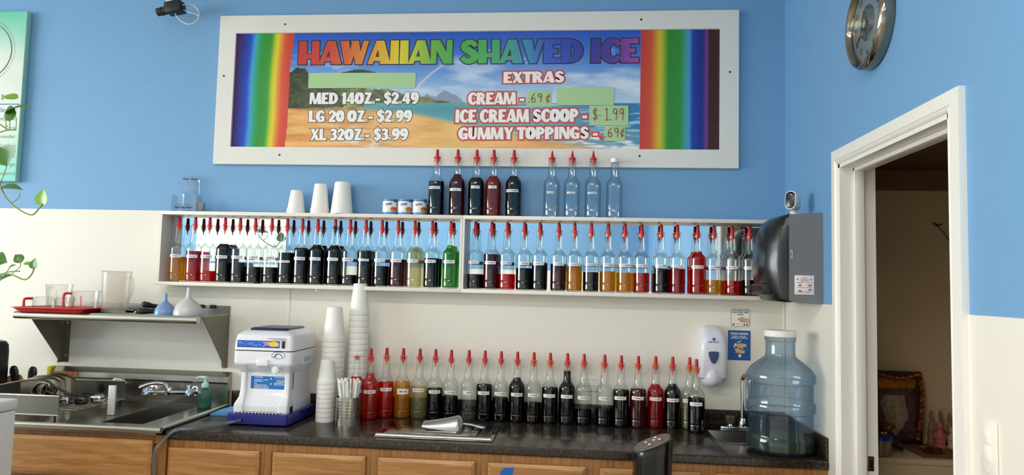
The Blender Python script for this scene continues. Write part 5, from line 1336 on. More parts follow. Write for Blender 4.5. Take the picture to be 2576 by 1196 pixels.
# notices
def notice(name, label, q, col, thick=.0012, rad=0):
    a = ony(WY, q[0], q[3]); b = ony(WY, q[2], q[1]); t = thing(name, label, 'notice', ((a.x+b.x)/2, WY, a.z)); m = MB()
    if rad:
        pl = []
        for (cx_, cz_, a0) in ((b.x-rad, b.z-rad, 0), (a.x+rad, b.z-rad, PI/2), (a.x+rad, a.z+rad, PI), (b.x-rad, a.z+rad, 3*PI/2)):
            for k in range(6): aa = a0+PI/2*k/5; pl.append((cx_+rad*math.cos(aa), cz_+rad*math.sin(aa)))
        m.prism(pl, 'xz', WY-thick, WY)
        m.build('sheet', col, t, ang=.5)
        bd = MB(); inn = [(((p[0]-(a.x+b.x)/2)*.93+(a.x+b.x)/2), ((p[1]-(a.z+b.z)/2)*.93+(a.z+b.z)/2)) for p in pl]
        n = len(pl); y = WY-thick-.0003; mid = [(((p[0]-(a.x+b.x)/2)*.965+(a.x+b.x)/2), ((p[1]-(a.z+b.z)/2)*.965+(a.z+b.z)/2)) for p in pl]
        bd.add([(p[0], y, p[1]) for p in mid]+[(p[0], y, p[1]) for p in inn], [(k, (k+1) % n, n+(k+1) % n, n+k) for k in range(n)])
        bd.build('border', M_ink_dark, t, smooth=False)
    else:
        m.box((a.x, WY-thick, a.z), (b.x, WY, b.z)); m.build('sheet', col, t)
    return t, a, b, WY-thick-.0004
M_ntc = mat('notice_white', (232, 230, 226), .4, var=.01)
t, a, b, y = notice('handwash_notice', 'white rounded notice telling food employees to wash hands', (1838, 777, 1887, 823), M_ntc, rad=.012)
W_, Hh = b.x-a.x, b.z-a.z
m = MB()
for k, (s_, u, v, w_) in enumerate((('FOOD EMPLOYEES', .10, .85, .80), ('MUST WASH THEIR', .10, .745, .80), ('HANDS', .34, .64, .32))):
    put2d(m, bfont(s_, .03), (a.x+W_*u, y, a.z+Hh*v), (1,0,0), (0,0,1), W_*w_, Hh*.068)
for (u, v) in ((.15, .14), (.70, .13), (.84, .13)): m.lathe([(0, 0), (.0042, 0)], 14, M=Matrix.Translation((a.x+W_*u, y, a.z+Hh*v)) @ Matrix.Rotation(PI/2, 4, 'X'))
illegible(m, (a.x+W_*.28, y, a.z+Hh*.15), (1,0,0), (0,0,1), W_*.34, .0022, 9)
m.build('lettering', M_ink_dark, t, smooth=False, recalc=False)
def hand_art(t, a, W_, Hh, y, pol, col, nm='hands_picture'):
    m = MB()
    for k, pl in enumerate(pol): m.add([(a.x+W_*p[0], y-.00006*k, a.z+Hh*p[1]) for p in pl], [list(range(len(pl)))])
    return m.build(nm, col, t, smooth=False, recalc=False)
M_skin1 = mat('printed_skin_tone', (196, 160, 130), .5); M_skin2 = mat('printed_skin_tan', (226, 180, 130), .5)
hand_art(t, a, W_, Hh, y, [[(.98, .46), (.98, .34), (.74, .36), (.60, .30), (.46, .34), (.36, .40), (.34, .45), (.44, .50), (.62, .52), (.76, .47)], [(.97, .30), (.97, .20), (.80, .22), (.56, .25), (.40, .36), (.60, .40), (.76, .34)], [(.66, .50), (.54, .60), (.52, .58), (.60, .48)]], M_skin1)
t, a, b, y = notice('wash_hands_sign', 'blue wash hands notice with soapy hands picture, left of the jug', (1831, 833, 1888, 906), mat('notice_blue', (28, 92, 164), .4, var=.02))
W_, Hh = b.x-a.x, b.z-a.z; m = MB()
put2d(m, bfont('WASH HANDS', .035), (a.x+W_*.10, y, a.z+Hh*.855), (1,0,0), (0,0,1), W_*.80, Hh*.075)
illegible(m, (a.x+W_*.18, y, a.z+Hh*.785), (1,0,0), (0,0,1), W_*.62, Hh*.036, 21); illegible(m, (a.x+W_*.13, y, a.z+Hh*.725), (1,0,0), (0,0,1), W_*.74, Hh*.040, 22)
for (u, v, r) in ((.34, .52, .0065), (.29, .47, .004), (.44, .60, .0035), (.53, .63, .0035), (.57, .66, .002), (.27, .42, .0025), (.64, .40, .003), (.36, .26, .0025)):
    m.lathe([(0, 0), (r, 0)], 12, M=Matrix.Translation((a.x+W_*u, y+.0001, a.z+Hh*v)) @ Matrix.Rotation(PI/2, 4, 'X'))
m.add([(a.x+W_*p[0], y, a.z+Hh*p[1]) for p in ((.46, .20), (.58, .20), (.58, .12), (.52, .09), (.46, .12))], [(0, 1, 2, 3, 4)])
m.build('lettering', M_ink_white, t, smooth=False, recalc=False)
hand_art(t, a, W_, Hh, y-.0003, [[(.80, .56), (.82, .46), (.68, .45), (.60, .40), (.40, .43), (.38, .50), (.50, .57), (.62, .57), (.72, .55)], [(.74, .34), (.74, .24), (.58, .23), (.40, .26), (.30, .34), (.32, .40), (.46, .40), (.58, .35)]], M_skin2)
# duplex outlet behind the bottles
a, b = ony(WY, 1464, 984), ony(WY, 1511, 947)
t = thing('wall_outlet', 'white double wall outlet behind the counter bottles', 'outlet', ((a.x+b.x)/2, WY, a.z))
MB().box((a.x, WY-.006, a.z), (b.x, WY, b.z), r=.002).build('cover_plate', M_trim, t)
m = MB()
for u in (.27, .73):
    for v in (.30, .72):
        x = a.x+(b.x-a.x)*u; z = a.z+(b.z-a.z)*v
        m.box((x-.010, WY-.0066, z-.002), (x-.008, WY-.0058, z+.006)); m.box((x+.006, WY-.0066, z-.002), (x+.008, WY-.0058, z+.006))
m.build('slots', M_black, t)
# ================================================================ right wall: towel dispenser, camera, clock, switch
dz0, dz1 = 1.5125, 1.877; dy0, dy1 = -.515, -.20
t = thing('towel_dispenser', 'black fronted grey paper towel dispenser on the corner wall', 'towel dispenser', (XR, (dy0+dy1)/2, dz0))
M_grey = mat('grey_metal_side', (120, 120, 122), .45, .0, var=.03, scale=20); M_smoke = mat('smoked_black_cover', (14, 15, 18), .26, var=.2, coat=.12)
xg = ony(dy0, 1985, 650).x
m = MB(); m.prism([(XR-.0005, dz0-.004), (xg, dz0+.008), (xg, dz1-.008), (XR-.0005, dz1)], 'xz', dy0, dy1); m.build('case', M_grey, t, ang=.3)
xf = ony(-.36, 1899, 640).x
cov = []
for (f, d) in ((0.0, .42), (.012, .55), (.03, .62), (.10, .70), (.24, .93), (.42, 1.0), (.66, .95), (.84, .74), (.94, .50), (.985, .25), (1.0, .05)):
    z = dz0+.003+(dz1-.009-dz0)*f; x = xg-(xg-xf)*d; ring = []
    nn_ = 14
    for k in range(nn_+1):
        s_ = k/nn_; yy = dy0+.0005+(dy1-dy0-.001)*s_
        bul = (1-abs(2*s_-1)**3.2)
        ring.append((xg-.001-(xg-x)*(.16+.84*bul), yy, z))
    ring += [(xg+.01, dy1-.001, z), (xg+.01, dy0+.001, z)]
    cov.append(ring)
loft(cov).build('cover', M_smoke, t, ang=.9)
m = MB(); m.box((xf+.006, dy0+.06, dz0+.030), (xf+.09, dy1-.06, dz0+.075), r=.006); m.build('towel_slot', M_black, t)
sx = xg+.006; zq = ony(dy0, 1998, 640).z
m = MB(); m.box((sx, dy0-.0012, zq-.015), (sx+.007, dy0-.0002, zq+.015)); lk = m.build('latch_plate', M_trim, t)
m = MB(); m.box((sx+.001, dy0-.0018, zq-.011), (sx+.0038, dy0-.0012, zq+.011)); m.build('latch_slot', M_black, lk)
a, b = ony(dy0-.0012, 1999, 741), ony(dy0-.0012, 2048, 694)
m = MB(); m.box((a.x, dy0-.0012, a.z), (b.x, dy0-.0002, b.z), r=.0004); stk = m.build('sticker', M_ntc, t)
y = dy0-.0016; W_, Hh = b.x-a.x, b.z-a.z; m = MB()
for (u0, u1, v) in ((.38, .64, .87), (.36, .64, .82), (.27, .76, .765), (.28, .74, .72), (.35, .68, .68), (.10, .45, .63), (.55, .93, .60), (.16, .40, .595), (.12, .92, .36), (.10, .50, .15), (.52, .92, .14), (.07, .80, .09)):
    m.box((a.x+W_*u0, y, a.z+Hh*v), (a.x+W_*u1, y+.0003, a.z+Hh*(v+.018)))
for (u, v) in ((.16, .80), (.85, .79)): m.lathe([(0, 0), (.0032, 0)], 12, M=Matrix.Translation((a.x+W_*u, y, a.z+Hh*v)) @ Matrix.Rotation(PI/2, 4, 'X'))
for (u, v, f) in ((.16, .44, 1), (.66, .44, 1), (.16, .22, -1), (.66, .22, 1)):
    m.add([(a.x+W_*(u+p[0]), y, a.z+Hh*(v+f*p[1])) for p in ((0, 0), (.10, .09), (.22, .07), (.18, .01), (.12, -.02))], [(0, 1, 2, 3, 4)])
m.build('print', mat('sticker_red', (190, 84, 90), .5), stk, smooth=False, recalc=False)
# small white security camera on the dispenser
q = ony(-.40, 1990, 507)
t = thing('security_camera', 'small white security camera on top of the towel dispenser', 'security camera', (q.x, -.40, dz1))
base_z = dz1-.006
yaw = math.radians(38)
d = Vector((-math.sin(yaw), -math.cos(yaw), .10)).normalized(); sd_ = d.cross(Vector((0, 0, 1))).normalized(); up_ = sd_.cross(d)
Mc = Matrix(((sd_.x, d.x, up_.x, q.x+.008), (sd_.y, d.y, up_.y, -.40), (sd_.z, d.z, up_.z, q.z), (0, 0, 0, 1)))
def stadium(hw, hh, y, n=8):
    out = []
    for k in range(n+1): a = PI*k/n; out.append((hw*math.cos(a), y, hh-hw+hw*math.sin(a)))
    for k in range(n+1): a = PI+PI*k/n; out.append((hw*math.cos(a), y, -hh+hw+hw*math.sin(a)))
    return out
M_camw = mat('camera_white', (236, 236, 236), .3, var=.01)
m = MB(); loft([[Mc @ Vector(p) for p in stadium(*s_)] for s_ in ((.014, .028, -.034), (.021, .037, -.030), (.0235, .040, -.018), (.0238, .0405, .020), (.0228, .0395, .028), (.0205, .037, .0295))], m); hb = m.build('housing', M_camw, t, ang=.7)
m = MB(); loft([[Mc @ Vector(p) for p in stadium(*s_)] for s_ in ((.0198, .036, .029), (.0195, .0355, .0312), (.017, .033, .0325))], m); fc = m.build('face', M_smoke, t, ang=.7)
m = MB(); m.lathe([(0, .002), (.007, .0015), (.0085, 0), (.0105, .0004), (.0105, -.002)], 20, M=Mc @ Matrix.Translation((0, .0325, .014)) @ Matrix.Rotation(-PI/2, 4, 'X')); m.build('lens', mat('lens_glass', (30, 34, 40), .03, coat=1), fc)
m = MB(); m.lathe([(0, 0), (.019, 0), (.017, .012), (.012, .024), (.008, .036), (0, .040)], 20, c=(q.x+.012, -.392, base_z)); m.build('stand', M_camw, t)
# wall clock
kz, ky, kr = 2.462, -1.030, .155
t = thing('wall_clock', 'round silver wall clock on the blue wall above the doorway', 'clock', (XR, ky, kz))
Mx = Matrix.Translation((XR, ky, kz)) @ Matrix.Rotation(-PI/2, 4, 'Y')
M_brass = mat('dark_chrome', (150, 140, 124), .12, 1.0, var=.05)
MB().lathe([(kr-.012, .0006), (kr-.004, .001), (kr, .010), (kr+.001, .030), (kr-.003, .040), (kr-.012, .046), (kr-.022, .044), (kr-.028, .036), (kr-.030, .028)], 64, M=Mx).build('rim', M_brass, t, ang=.7)
m = MB(); m.lathe([(0, .026), (.060, .026), (.061, .027), (.122, .0268), (.127, .026)], 64, M=Mx); m.build('dial', mat('dial_silver', (196, 194, 188), .3, .7, var=.03), t, ang=.3)
m = MB(); m.lathe([(0, .0272), (.058, .0272), (.060, .0262)], 48, M=Mx); m.build('brushed_centre', mat('dial_brushed', (190, 180, 160), .18, 1.0), t)
m = MB()
for k in range(12):
    a = PI/2-2*PI*k/12; s_ = str(12 if k == 0 else k)
    Mn = Mx @ Matrix.Translation((.098*math.sin(a), -.098*math.cos(a), .0278))
    g_ = bfont(s_, .01); xs = [v[0] for v in g_[0]]; ys = [v[1] for v in g_[0]]; cx2, cy2 = (min(xs)+max(xs))/2, (min(ys)+max(ys))/2
    m.add([Mn @ Vector(((v[1]-cy2)*.030, -(v[0]-cx2)*.030, 0)) for v in g_[0]], g_[1])
m.build('numerals', M_ink_dark, t, smooth=False, recalc=False)
for nm, ang_, L_, w_ in (('hour_hand', 5.2, .055, .006), ('minute_hand', .5, .088, .004)):
    Mh = Mx @ Matrix.Rotation(ang_, 4, 'Z'); m = MB(); m.box((-w_/2, -.012, .0290), (w_/2, L_, .0300), M=Mh); m.build(nm, M_black, t)
m = MB(); m.lathe([(0, .0345), (kr-.030, .0335)], 64, M=Mx); m.build('glass', M_pane, t)
# rocker light switch
a, b = onx(XR-.005, 2470, 1052), onx(XR-.005, 2513, 1190)
t = thing('light_switch', 'white double rocker light switch beside the doorway', 'light switch', (XR, (a.y+b.y)/2, b.z))
x = XR-.0042
y0_, y1_ = a.y, b.y
zt, zb = onx(XR-.005, 2490, 1058).z, onx(XR-.005, 2492, 1192).z-.004
pl = MB().box((x-.006, y1_, zb), (x, y0_, zt), r=.002).build('cover_plate', mat('switch_plate', (238, 230, 220), .35), t)
zh = zt-zb; ym = (y0_+y1_)/2
for k, (u, v) in enumerate(((.56, .82), (.24, .53))):
    MB().box((x-.0095, ym-.0135, zb+zh*u+.002), (x-.0055, ym+.0135, zb+zh*v), r=.0015).build('rocker', mat('switch_rocker', (244, 238, 230), .3), t)
m = MB()
for v in (.92, .08): m.lathe([(0, .001), (.003, .0006), (.0032, 0)], 10, M=Matrix.Translation((x-.006, ym, zb+zh*v)) @ Matrix.Rotation(-PI/2, 4, 'Y'))
m.build('screws', M_trim, t)
# ================================================================ black camera hanging at the top
M_blkc = mat('black_camera_paint', (16, 16, 17), .5, var=.1)
cy_ = -.10
def kp(px, py, y=cy_): return ony(y, px, py)
t = thing('ceiling_camera', 'black box camera hanging from a white ceiling arm, with looped cable', 'security camera', kp(440, 20))
ax1, ax2 = kp(397, 30), kp(460, 17); dd = (ax2-ax1).normalized(); 
uu = Vector((0, 1, 0)); ww = dd.cross(uu).normalized()
if ww.z < 0: ww = -ww
Mb = Matrix(((dd.x, uu.x, ww.x, ax1.x), (dd.y, uu.y, ww.y, ax1.y), (dd.z, uu.z, ww.z, ax1.z), (0, 0, 0, 1)))
Ln = (ax2-ax1).length
m = MB(); m.box((Ln*.40, -.032, -.026), (Ln, .032, .030), r=.004, M=Mb); m.build('body', M_blkc, t)
m = MB(); m.tube([Mb @ Vector((0, 0, -.002)), Mb @ Vector((Ln*.42, 0, -.002))], .0205, 18); m.tube([Mb @ Vector((Ln*.18, 0, -.002)), Mb @ Vector((Ln*.20, 0, -.002))], .0225, 18); m.tube([Mb @ Vector((Ln*.27, 0, .018)), Mb @ Vector((Ln*.27, 0, .026))], .004, 8); m.build('lens_barrel', M_blkc, t)
top = Mb @ Vector((Ln*.55, 0, .028)); m = MB(); m.tube([top+Vector((-.004, 0, -.002)), top+Vector((-.004, 0, .04)), Vector((top.x-.004, cy_, CEIL-.004))], .008, 10); m.lathe([(0, -.006), (.03, -.006), (.03, -.0005), (0, -.0005)], 20, c=(top.x-.004, cy_, CEIL)); m.box((-.02, -.014, 0), (.012, .014, .014), M=Matrix.Translation(top)); m.build('ceiling_arm', M_trim, t)
m = MB()
lp = [kp(459, 13), kp(475, 10), kp(490, 16), kp(500, 30), kp(500, 42), kp(492, 55), kp(475, 61), kp(457, 54), kp(445, 42), kp(440, 31)]
m.tube(spath(lp, 6), .0032, 8); m.tube(spath([kp(462, 25), kp(475, 31), kp(490, 34), kp(499, 40)], 5), .0026, 8)
m.build('cable', mat('white_cable', (206, 206, 200), .5), t, ang=1.0)
# ================================================================ teal menu board at the left
by_ = -.034
c1, c2 = ony(by_, 61, 28), ony(by_, 48, 457); px1 = (c1.x+c2.x)/2; z1_, z0_ = c1.z, c2.z
px0 = px1-.62
t = thing('menu_board', 'teal and white menu board hanging at the far left of the blue wall', 'menu board', ((px0+px1)/2, -.02, z0_))
MB().box((px0, by_+.0005, z0_), (px1, -.0006, z1_), r=.004).build('canvas', mat('board_edge', (150, 206, 190), .5), t)
def teal(u, v):
    def g(t_): return tuple(float(np.interp(t_, [0, .25, .5, .75, 1], [c[k] for c in ((110, 204, 184), (214, 226, 214), (230, 228, 222), (222, 226, 216), (96, 196, 160))])) for k in range(3))
    e = max(0, (u-.72)/.28); b_ = g(v); ee = (120, 205, 182)
    w_ = e*e*.75*(abs(v-.5)*1.6+.05 if abs(v-.5) > .2 else .12)
    return tuple(b_[k]*(1-w_)+ee[k]*w_ for k in range(3))
m = MB(); nx, nz = 24, 50
for j in range(nz+1):
    for i in range(nx+1): m.v.append(Vector((px0+.003+(px1-px0-.006)*i/nx, by_, z0_+.003+(z1_-z0_-.006)*j/nz)))
m.f = [[j*(nx+1)+i, j*(nx+1)+i+1, (j+1)*(nx+1)+i+1, (j+1)*(nx+1)+i] for j in range(nz) for i in range(nx)]; m.m = [0]*len(m.f)
pn = m.build('print', printed('board_print', .4), t, recalc=False, smooth=False); off = wloc(t)
colour_points(pn, lambda co: teal((co.x+off.x-px0)/(px1-px0), (co.z+off.z-z0_)/(z1_-z0_)))
M_gr = mat('grey_lettering', (134, 128, 124), .5); M_bl2 = mat('blue_lettering', (52, 110, 170), .5)
ty = by_-.0006
def right_text(s_, pxr, py, hpx, matn, w_=None):
    b = ony(ty, pxr, py); a2 = ony(ty, pxr, py-hpx); h = a2.z-b.z; g_ = bfont(s_); xs = [v[0] for v in g_[0]]; ys = [v[1] for v in g_[0]]
    k = h/.70; wd = (max(xs)-min(xs))*k
    m = MB(); put2d(m, g_, (b.x-wd, ty, b.z+min(ys)*k), (1,0,0), (0,0,1), wd, (max(ys)-min(ys))*k); m.build('lettering', matn, t, smooth=False, recalc=False)
right_text('$4.00', 40, 250, 13, M_gr); right_text('Flavors:', 42, 282, 12, M_bl2)
for s_, py in (('Honeydew', 303), ('Taro', 326), ('Lavender', 348), ('Lychee', 371), ('Mango', 418), ('Strawberry', 441)): right_text(s_, 38, py, 10, M_gr)
right_text('Fruits:', 37, 396, 11, M_bl2)
m = MB(); a, b = ony(ty, 0, 262), ony(ty, 54, 261); m.box((px0+.08, ty-.0002, a.z-.003), (px1-.01, ty+.0003, a.z+.002)); m.build('blue_rule', M_bl2, t)
cc = ony(ty, -38, 128); rr_ = ony(ty, 29, 128).x-cc.x; m = MB()
m.tube([(cc.x+rr_*math.cos(k*PI/32), ty, cc.z+rr_*math.sin(k*PI/32)) for k in range(64)], .0022, 6, closed=True)
for k in range(72):
    a = 2*PI*k/72; m.box((-.0045, -.0004, -.0012), (.0045, .0004, .0012), M=Matrix.Translation((cc.x+(rr_+.018)*math.cos(a), ty, cc.z+(rr_+.018)*math.sin(a))) @ Matrix.Rotation(-a, 4, 'Y'))
m.build('circle_emblem', mat('emblem_grey', (120, 116, 112), .5), t)
# ================================================================ pothos vines
def leaf_mat(nm, c1, c2):
    m, t, N, L, b = nt(nm); tc = N.new('ShaderNodeTexCoord'); nz = N.new('ShaderNodeTexNoise'); nz.inputs['Scale'].default_value = 40
    mx = N.new('ShaderNodeMix'); mx.data_type = 'RGBA'; mx.inputs[6].default_value = lin(c1); mx.inputs[7].default_value = lin(c2)
    L.new(tc.outputs['Object'], nz.inputs[0]); L.new(nz.outputs[0], mx.inputs[0]); L.new(mx.outputs[2], b.inputs['Base Color']); b.inputs['Roughness'].default_value = .35
    return m
M_leaf = leaf_mat('pothos_leaf', (74, 120, 34), (54, 98, 26)); M_leafl = leaf_mat('pothos_young_leaf', (124, 168, 40), (96, 142, 30)); M_stem = mat('pothos_stem', (122, 140, 62), .5, var=.1)
def leaf(parent, base, tip, width, nrm=None, curl=.15, m_=None):
    base, tip = Vector(base), Vector(tip); d = tip-base; L_ = d.length; d.normalize()
    nrm = Vector(nrm or (0.2, -1, .25)).normalized(); s_ = d.cross(nrm).normalized(); n_ = s_.cross(d)
    m = MB(); N_ = 10; vs = []
    for i in range(N_+1):
        u = i/N_; hw = width*.5*(math.sin(PI*min(1, u*1.02)**.62)**.9) if 0 < u < 1 else 0.0006
        c = base+d*(L_*u)+n_*(-curl*L_*(u-.4)**2+curl*.1*L_)
        for j in (-1, -.5, 0, .5, 1): vs.append(c+s_*(hw*j)+n_*(abs(j)**1.5*hw*.22)-d*(.10*L_*abs(j)*max(0, 1-u*3)))
    fs = [(i*5+j, i*5+j+1, (i+1)*5+j+1, (i+1)*5+j) for i in range(N_) for j in range(4)]
    o_ = len(vs); vs += [v-n_*.0006 for v in vs]; fs += [tuple(reversed([k+o_ for k in f])) for f in fs]
    rim_ = [i*5 for i in range(N_+1)]+[N_*5+j for j in range(1, 5)]+[i*5+4 for i in range(N_-1, -1, -1)]+[3, 2, 1]
    fs += [(rim_[k], rim_[(k+1) % len(rim_)], rim_[(k+1) % len(rim_)]+o_, rim_[k]+o_) for k in range(len(rim_))]
    m.add(vs, fs); return m.build('leaf', m_ or M_leaf, parent, ang=1.2)
vy = -1.05
def vp(px, py, dy=0): return ony(vy+dy, px, py)
t = thing('pothos_vine', 'upper trailing green pothos vine in front of the menu board', 'plant', vp(-20, 480))
m = MB()
m.tube(spath([vp(-60, 150, .1), vp(-30, 300, .05), vp(-8, 400), vp(2, 470), vp(28, 512), vp(76, 541), vp(98, 525), vp(108, 513)], 6), .0026, 8)
m.tube(spath([vp(-40, 345), vp(0, 333), vp(18, 328), vp(40, 327)], 5), .0026, 8); m.tube(spath([vp(-20, 300), vp(0, 313), vp(18, 326)], 5), .0028, 8)
m.tube(spath([vp(28, 512), vp(46, 499), vp(50, 485)], 5), .0016, 6); m.tube(spath([vp(2, 460), vp(15, 425), vp(15, 415)], 5), .0016, 6)
m.tube(spath([vp(40, 327), vp(41, 300), vp(37, 288)], 4), .0014, 6); m.tube(spath([vp(16, 326), vp(15, 300), vp(18, 282)], 4), .0014, 6); m.tube(spath([vp(24, 325), vp(25, 300), vp(24, 300)], 4), .0014, 6)
m.build('stem', M_stem, t, ang=1.2)
leaf(t, vp(18, 283), vp(75, 263), .045, (.1, -.5, .9), .5); leaf(t, vp(41, 247), vp(5, 242), .040, (0, -.7, .7), .2, M_leafl); leaf(t, vp(38, 286), vp(8, 291), .062, (.1, -1, .2), .2)
leaf(t, vp(4, 374), vp(16, 418), .115, (.1, -1, 0), .1); leaf(t, vp(5, 472), vp(56, 474), .045, (0, -.5, .8), .3); leaf(t, vp(107, 515), vp(109, 474), .060, (-.2, -1, .1), .15, M_leafl)
hc = Vector((-2.75, -1.0, 2.62))
M_pot = mat('white_planter', (232, 230, 226), .4, var=.02)
m = MB(); m.lathe([(0, 0), (.075, 0), (.085, .01), (.11, .15), (.118, .155), (.118, .165), (.10, .16), (.095, .13), (0, .13)], 28, c=hc)
for a in range(3): m.tube([hc+Vector((.11*math.cos(2.1*a), .11*math.sin(2.1*a), .16)), Vector((hc.x, hc.y, CEIL-.003))], .002, 6)
m.build('hanging_pot', M_pot, t)
MB().tube(spath([hc+Vector((.04, 0, .13)), hc+Vector((.13, -.02, .19)), hc+Vector((.20, -.03, .05)), vp(-60, 150, .1)], 6), .0026, 8).build('stem', M_stem, t)
MB().tube(spath([hc+Vector((.04, .02, .13)), hc+Vector((.12, .02, .18)), hc+Vector((.17, .02, -.05)), vp(-40, 345)], 6), .0026, 8).build('stem', M_stem, t)
t = thing('pothos_vine', 'lower pothos vine with small leaves above the red tray', 'plant', vp(-20, 690))
m = MB()
m.tube(spath([vp(-40, 700), vp(0, 690), vp(30, 692), vp(62, 704), vp(80, 690), vp(86, 672)], 6), .0026, 8); m.tube(spath([vp(-20, 720), vp(10, 688), vp(50, 683)], 5), .0022, 8); m.tube(spath([vp(28, 690), vp(50, 672), vp(50, 656)], 5), .0016, 6); m.tube(spath([vp(-10, 720), vp(20, 680), vp(28, 668)], 5), .0016, 6)
m.build('stem', M_stem, t, ang=1.2)
leaf(t, vp(-12, 652), vp(17, 660), .060, (.1, -.9, .4), .2); leaf(t, vp(54, 658), vp(37, 640), .036, (0, -.8, .5), .3); leaf(t, vp(85, 676), vp(88, 650), .040, (-.2, -1, .1), .2); leaf(t, vp(24, 672), vp(40, 667), .020, (0, -.6, .8), .2, M_leafl); leaf(t, vp(62, 663), vp(82, 666), .020, (0, -.6, .8), .2, M_leafl); leaf(t, vp(-14, 716), vp(28, 690), .045, (0, -.5, .8), .3)
pc3 = Vector((-2.46, -1.28, 1.1005))
MB().lathe([(0, 0), (.055, 0), (.060, .008), (.075, .12), (.080, .125), (.076, .128), (.066, .105), (0, .105)], 26, c=pc3).build('pot', M_pot, t)
for dx_, q_ in ((.0, vp(-40, 700)), (.02, vp(-20, 720)), (-.02, vp(-12, 652))):
    MB().tube(spath([pc3+Vector((dx_, 0, .10)), pc3+Vector((dx_*2, .02, .30)), q_+Vector((-.05, -.04, .01)), q_], 6), .0024, 8).build('stem', M_stem, t)
# ================================================================ dish rack, appliances at the left
rx0, rx1, ry0, ry1, rz = -2.655, -2.19, -.575, -.13, SD+.0006
t = thing('dish_rack', 'steel dish rack with solid sides and wire floor on the sink drainboard', 'dish rack', ((rx0+rx1)/2, (ry0+ry1)/2, rz))
M_rk = mat('rack_steel', (132, 130, 126), .35, 1.0, var=.08, scale=20); M_rkd = mat('rack_bright_wire', (216, 210, 196), .2, 1.0)
ft = MB()
rzb, rzt = rz+.024, rz+.105
MB().box((rx0, ry0, rzb), (rx1, ry0+.002, rzt)).build('front_panel', M_rk, t); MB().box((rx0, ry1-.002, rzb), (rx1, ry1, rzt+.006)).build('back_panel', M_rk, t)
MB().box((rx0, ry0+.002, rzb), (rx0+.002, ry1-.002, rzt)).build('end_panel', M_rk, t)
m = MB(); m.tube([(rx1, ry0, rzt), (rx0, ry0, rzt), (rx0, ry1, rzt+.003), (rx1, ry1, rzt+.006)], .0045, 8); m.tube([(rx0, ry0, rzb), (rx1, ry0, rzb)], .0040, 8); m.tube([(rx0, ry1, rzb), (rx1, ry1, rzb)], .004, 8); m.build('rails', M_rkd, t, ang=.9)
m = MB()
for k in range(15): x = rx0+.02+(rx1-rx0-.02)*k/14; m.tube([(x, ry0, rzb+.002), (x, ry1, rzb+.002)], .0018, 6)
for k in range(10): yy = ry0+.02+(ry1-ry0-.04)*k/9; m.tube([(rx0, yy, rzb+.005), (rx1, yy, rzb+.005)], .0018, 6)
m.build('wire_floor', M_rkd, t, ang=1.0)
for sx_ in (rx0+.02, rx1-.02):
    for sy_ in (ry0+.006, ry1-.006): MB().tube([(sx_, sy_, rz), (sx_, sy_, rzb+.003)], .006, 8).build('foot', M_black, t)
for x in (-2.31, -2.255):
    m = MB(); m.lathe([(0, 0), (.016, 0)], 16, M=Matrix.Translation((x, ry1-.0024, rz+.07)) @ Matrix.Rotation(PI/2, 4, 'X') @ Matrix.Scale(1.3, 4, (0, 1, 0)))
    m.build('drain_slot', M_black, t)
# upright steel pans, spatulas, scoops in the rack
M_pan = mat('worn_steel_pan', (170, 162, 148), .3, 1.0, var=.1, scale=18)
for k, (y, pa, pb, pc2, lb) in enumerate(((-.49, (54, 958), (98, 957), (138, 971), 'curved steel pan standing in the rack, nearest the front panel'), (-.42, (74, 953), (118, 952), (152, 962), 'curved steel pan standing in the rack, second from the front'), (-.35, (86, 948), (130, 947), (165, 958), 'curved steel pan standing in the rack, third from the front'), (-.26, (126, 942), (160, 946), (193, 960), 'curved steel pan standing in the rack, nearest the wall'))):
    m = MB(); n = 14; vs = []
    A0, A1, A2 = ony(y, *pa), ony(y, *pb), ony(y, *pc2)
    for i in range(n+1):
        u = i/n; q = A0*((1-u)*(1-2*u))+A1*(4*u*(1-u))+A2*(u*(2*u-1))
        xx, top_ = q.x, q.z; yy = y+.018*math.sin(PI*u); zb_ = rzb+.009
        vs += [(xx, yy, zb_), (xx, yy-.004, top_-.006), (xx, yy-.010, top_), (xx, yy+.002, top_+.003), (xx, yy+.005, top_-.006), (xx, yy+.003, zb_)]
    fs = [(i*6+j, (i+1)*6+j, (i+1)*6+(j+1) % 6, i*6+(j+1) % 6) for i in range(n) for j in range(6)]+[tuple(range(6)), tuple(n*6+j for j in range(5, -1, -1))]
    m.add(vs, fs); tag(m.build('steel_pan', M_pan, ang=.7), lb, 'pan', 'steel pans in the dish rack')
for k, (px, py, yy, lb) in enumerate(((95, 985, -.50, 'dark steel scoop lying against the front pan, toward the corner'), (118, 985, -.50, 'dark steel scoop lying against the front pan, toward the open end'))):
    q = ony(yy, px, py); t = thing('serving_scoop', lb, 'scoop', (q.x, yy, rzb), 0, 'dark scoops in the dish rack'); m = MB()
    Ms = Matrix.Translation((q.x, yy+.012, max(q.z, rzb+.046))) @ Matrix.Rotation(1.15, 4, 'X') @ Matrix.Rotation(k*.5, 4, 'Z')
    m.lathe([(0, -.030), (.018, -.026), (.030, -.012), (.034, .006), (.032, .006), (.028, -.010), (.016, -.023), (0, -.027)], 20, M=Ms); m.build('bowl', mat('dark_steel', (90, 86, 80), .25, 1.0), t, ang=.8)
    m = MB(); b_ = Ms @ Vector((.033, 0, .004)); m.tube([b_, b_+Vector((.03, .0, -.012)), b_+Vector((.065, .01, -.030 if k == 0 else -.035))], [.006, .0055, .008], 8); m.build('handle', M_black, t, ang=1.0)
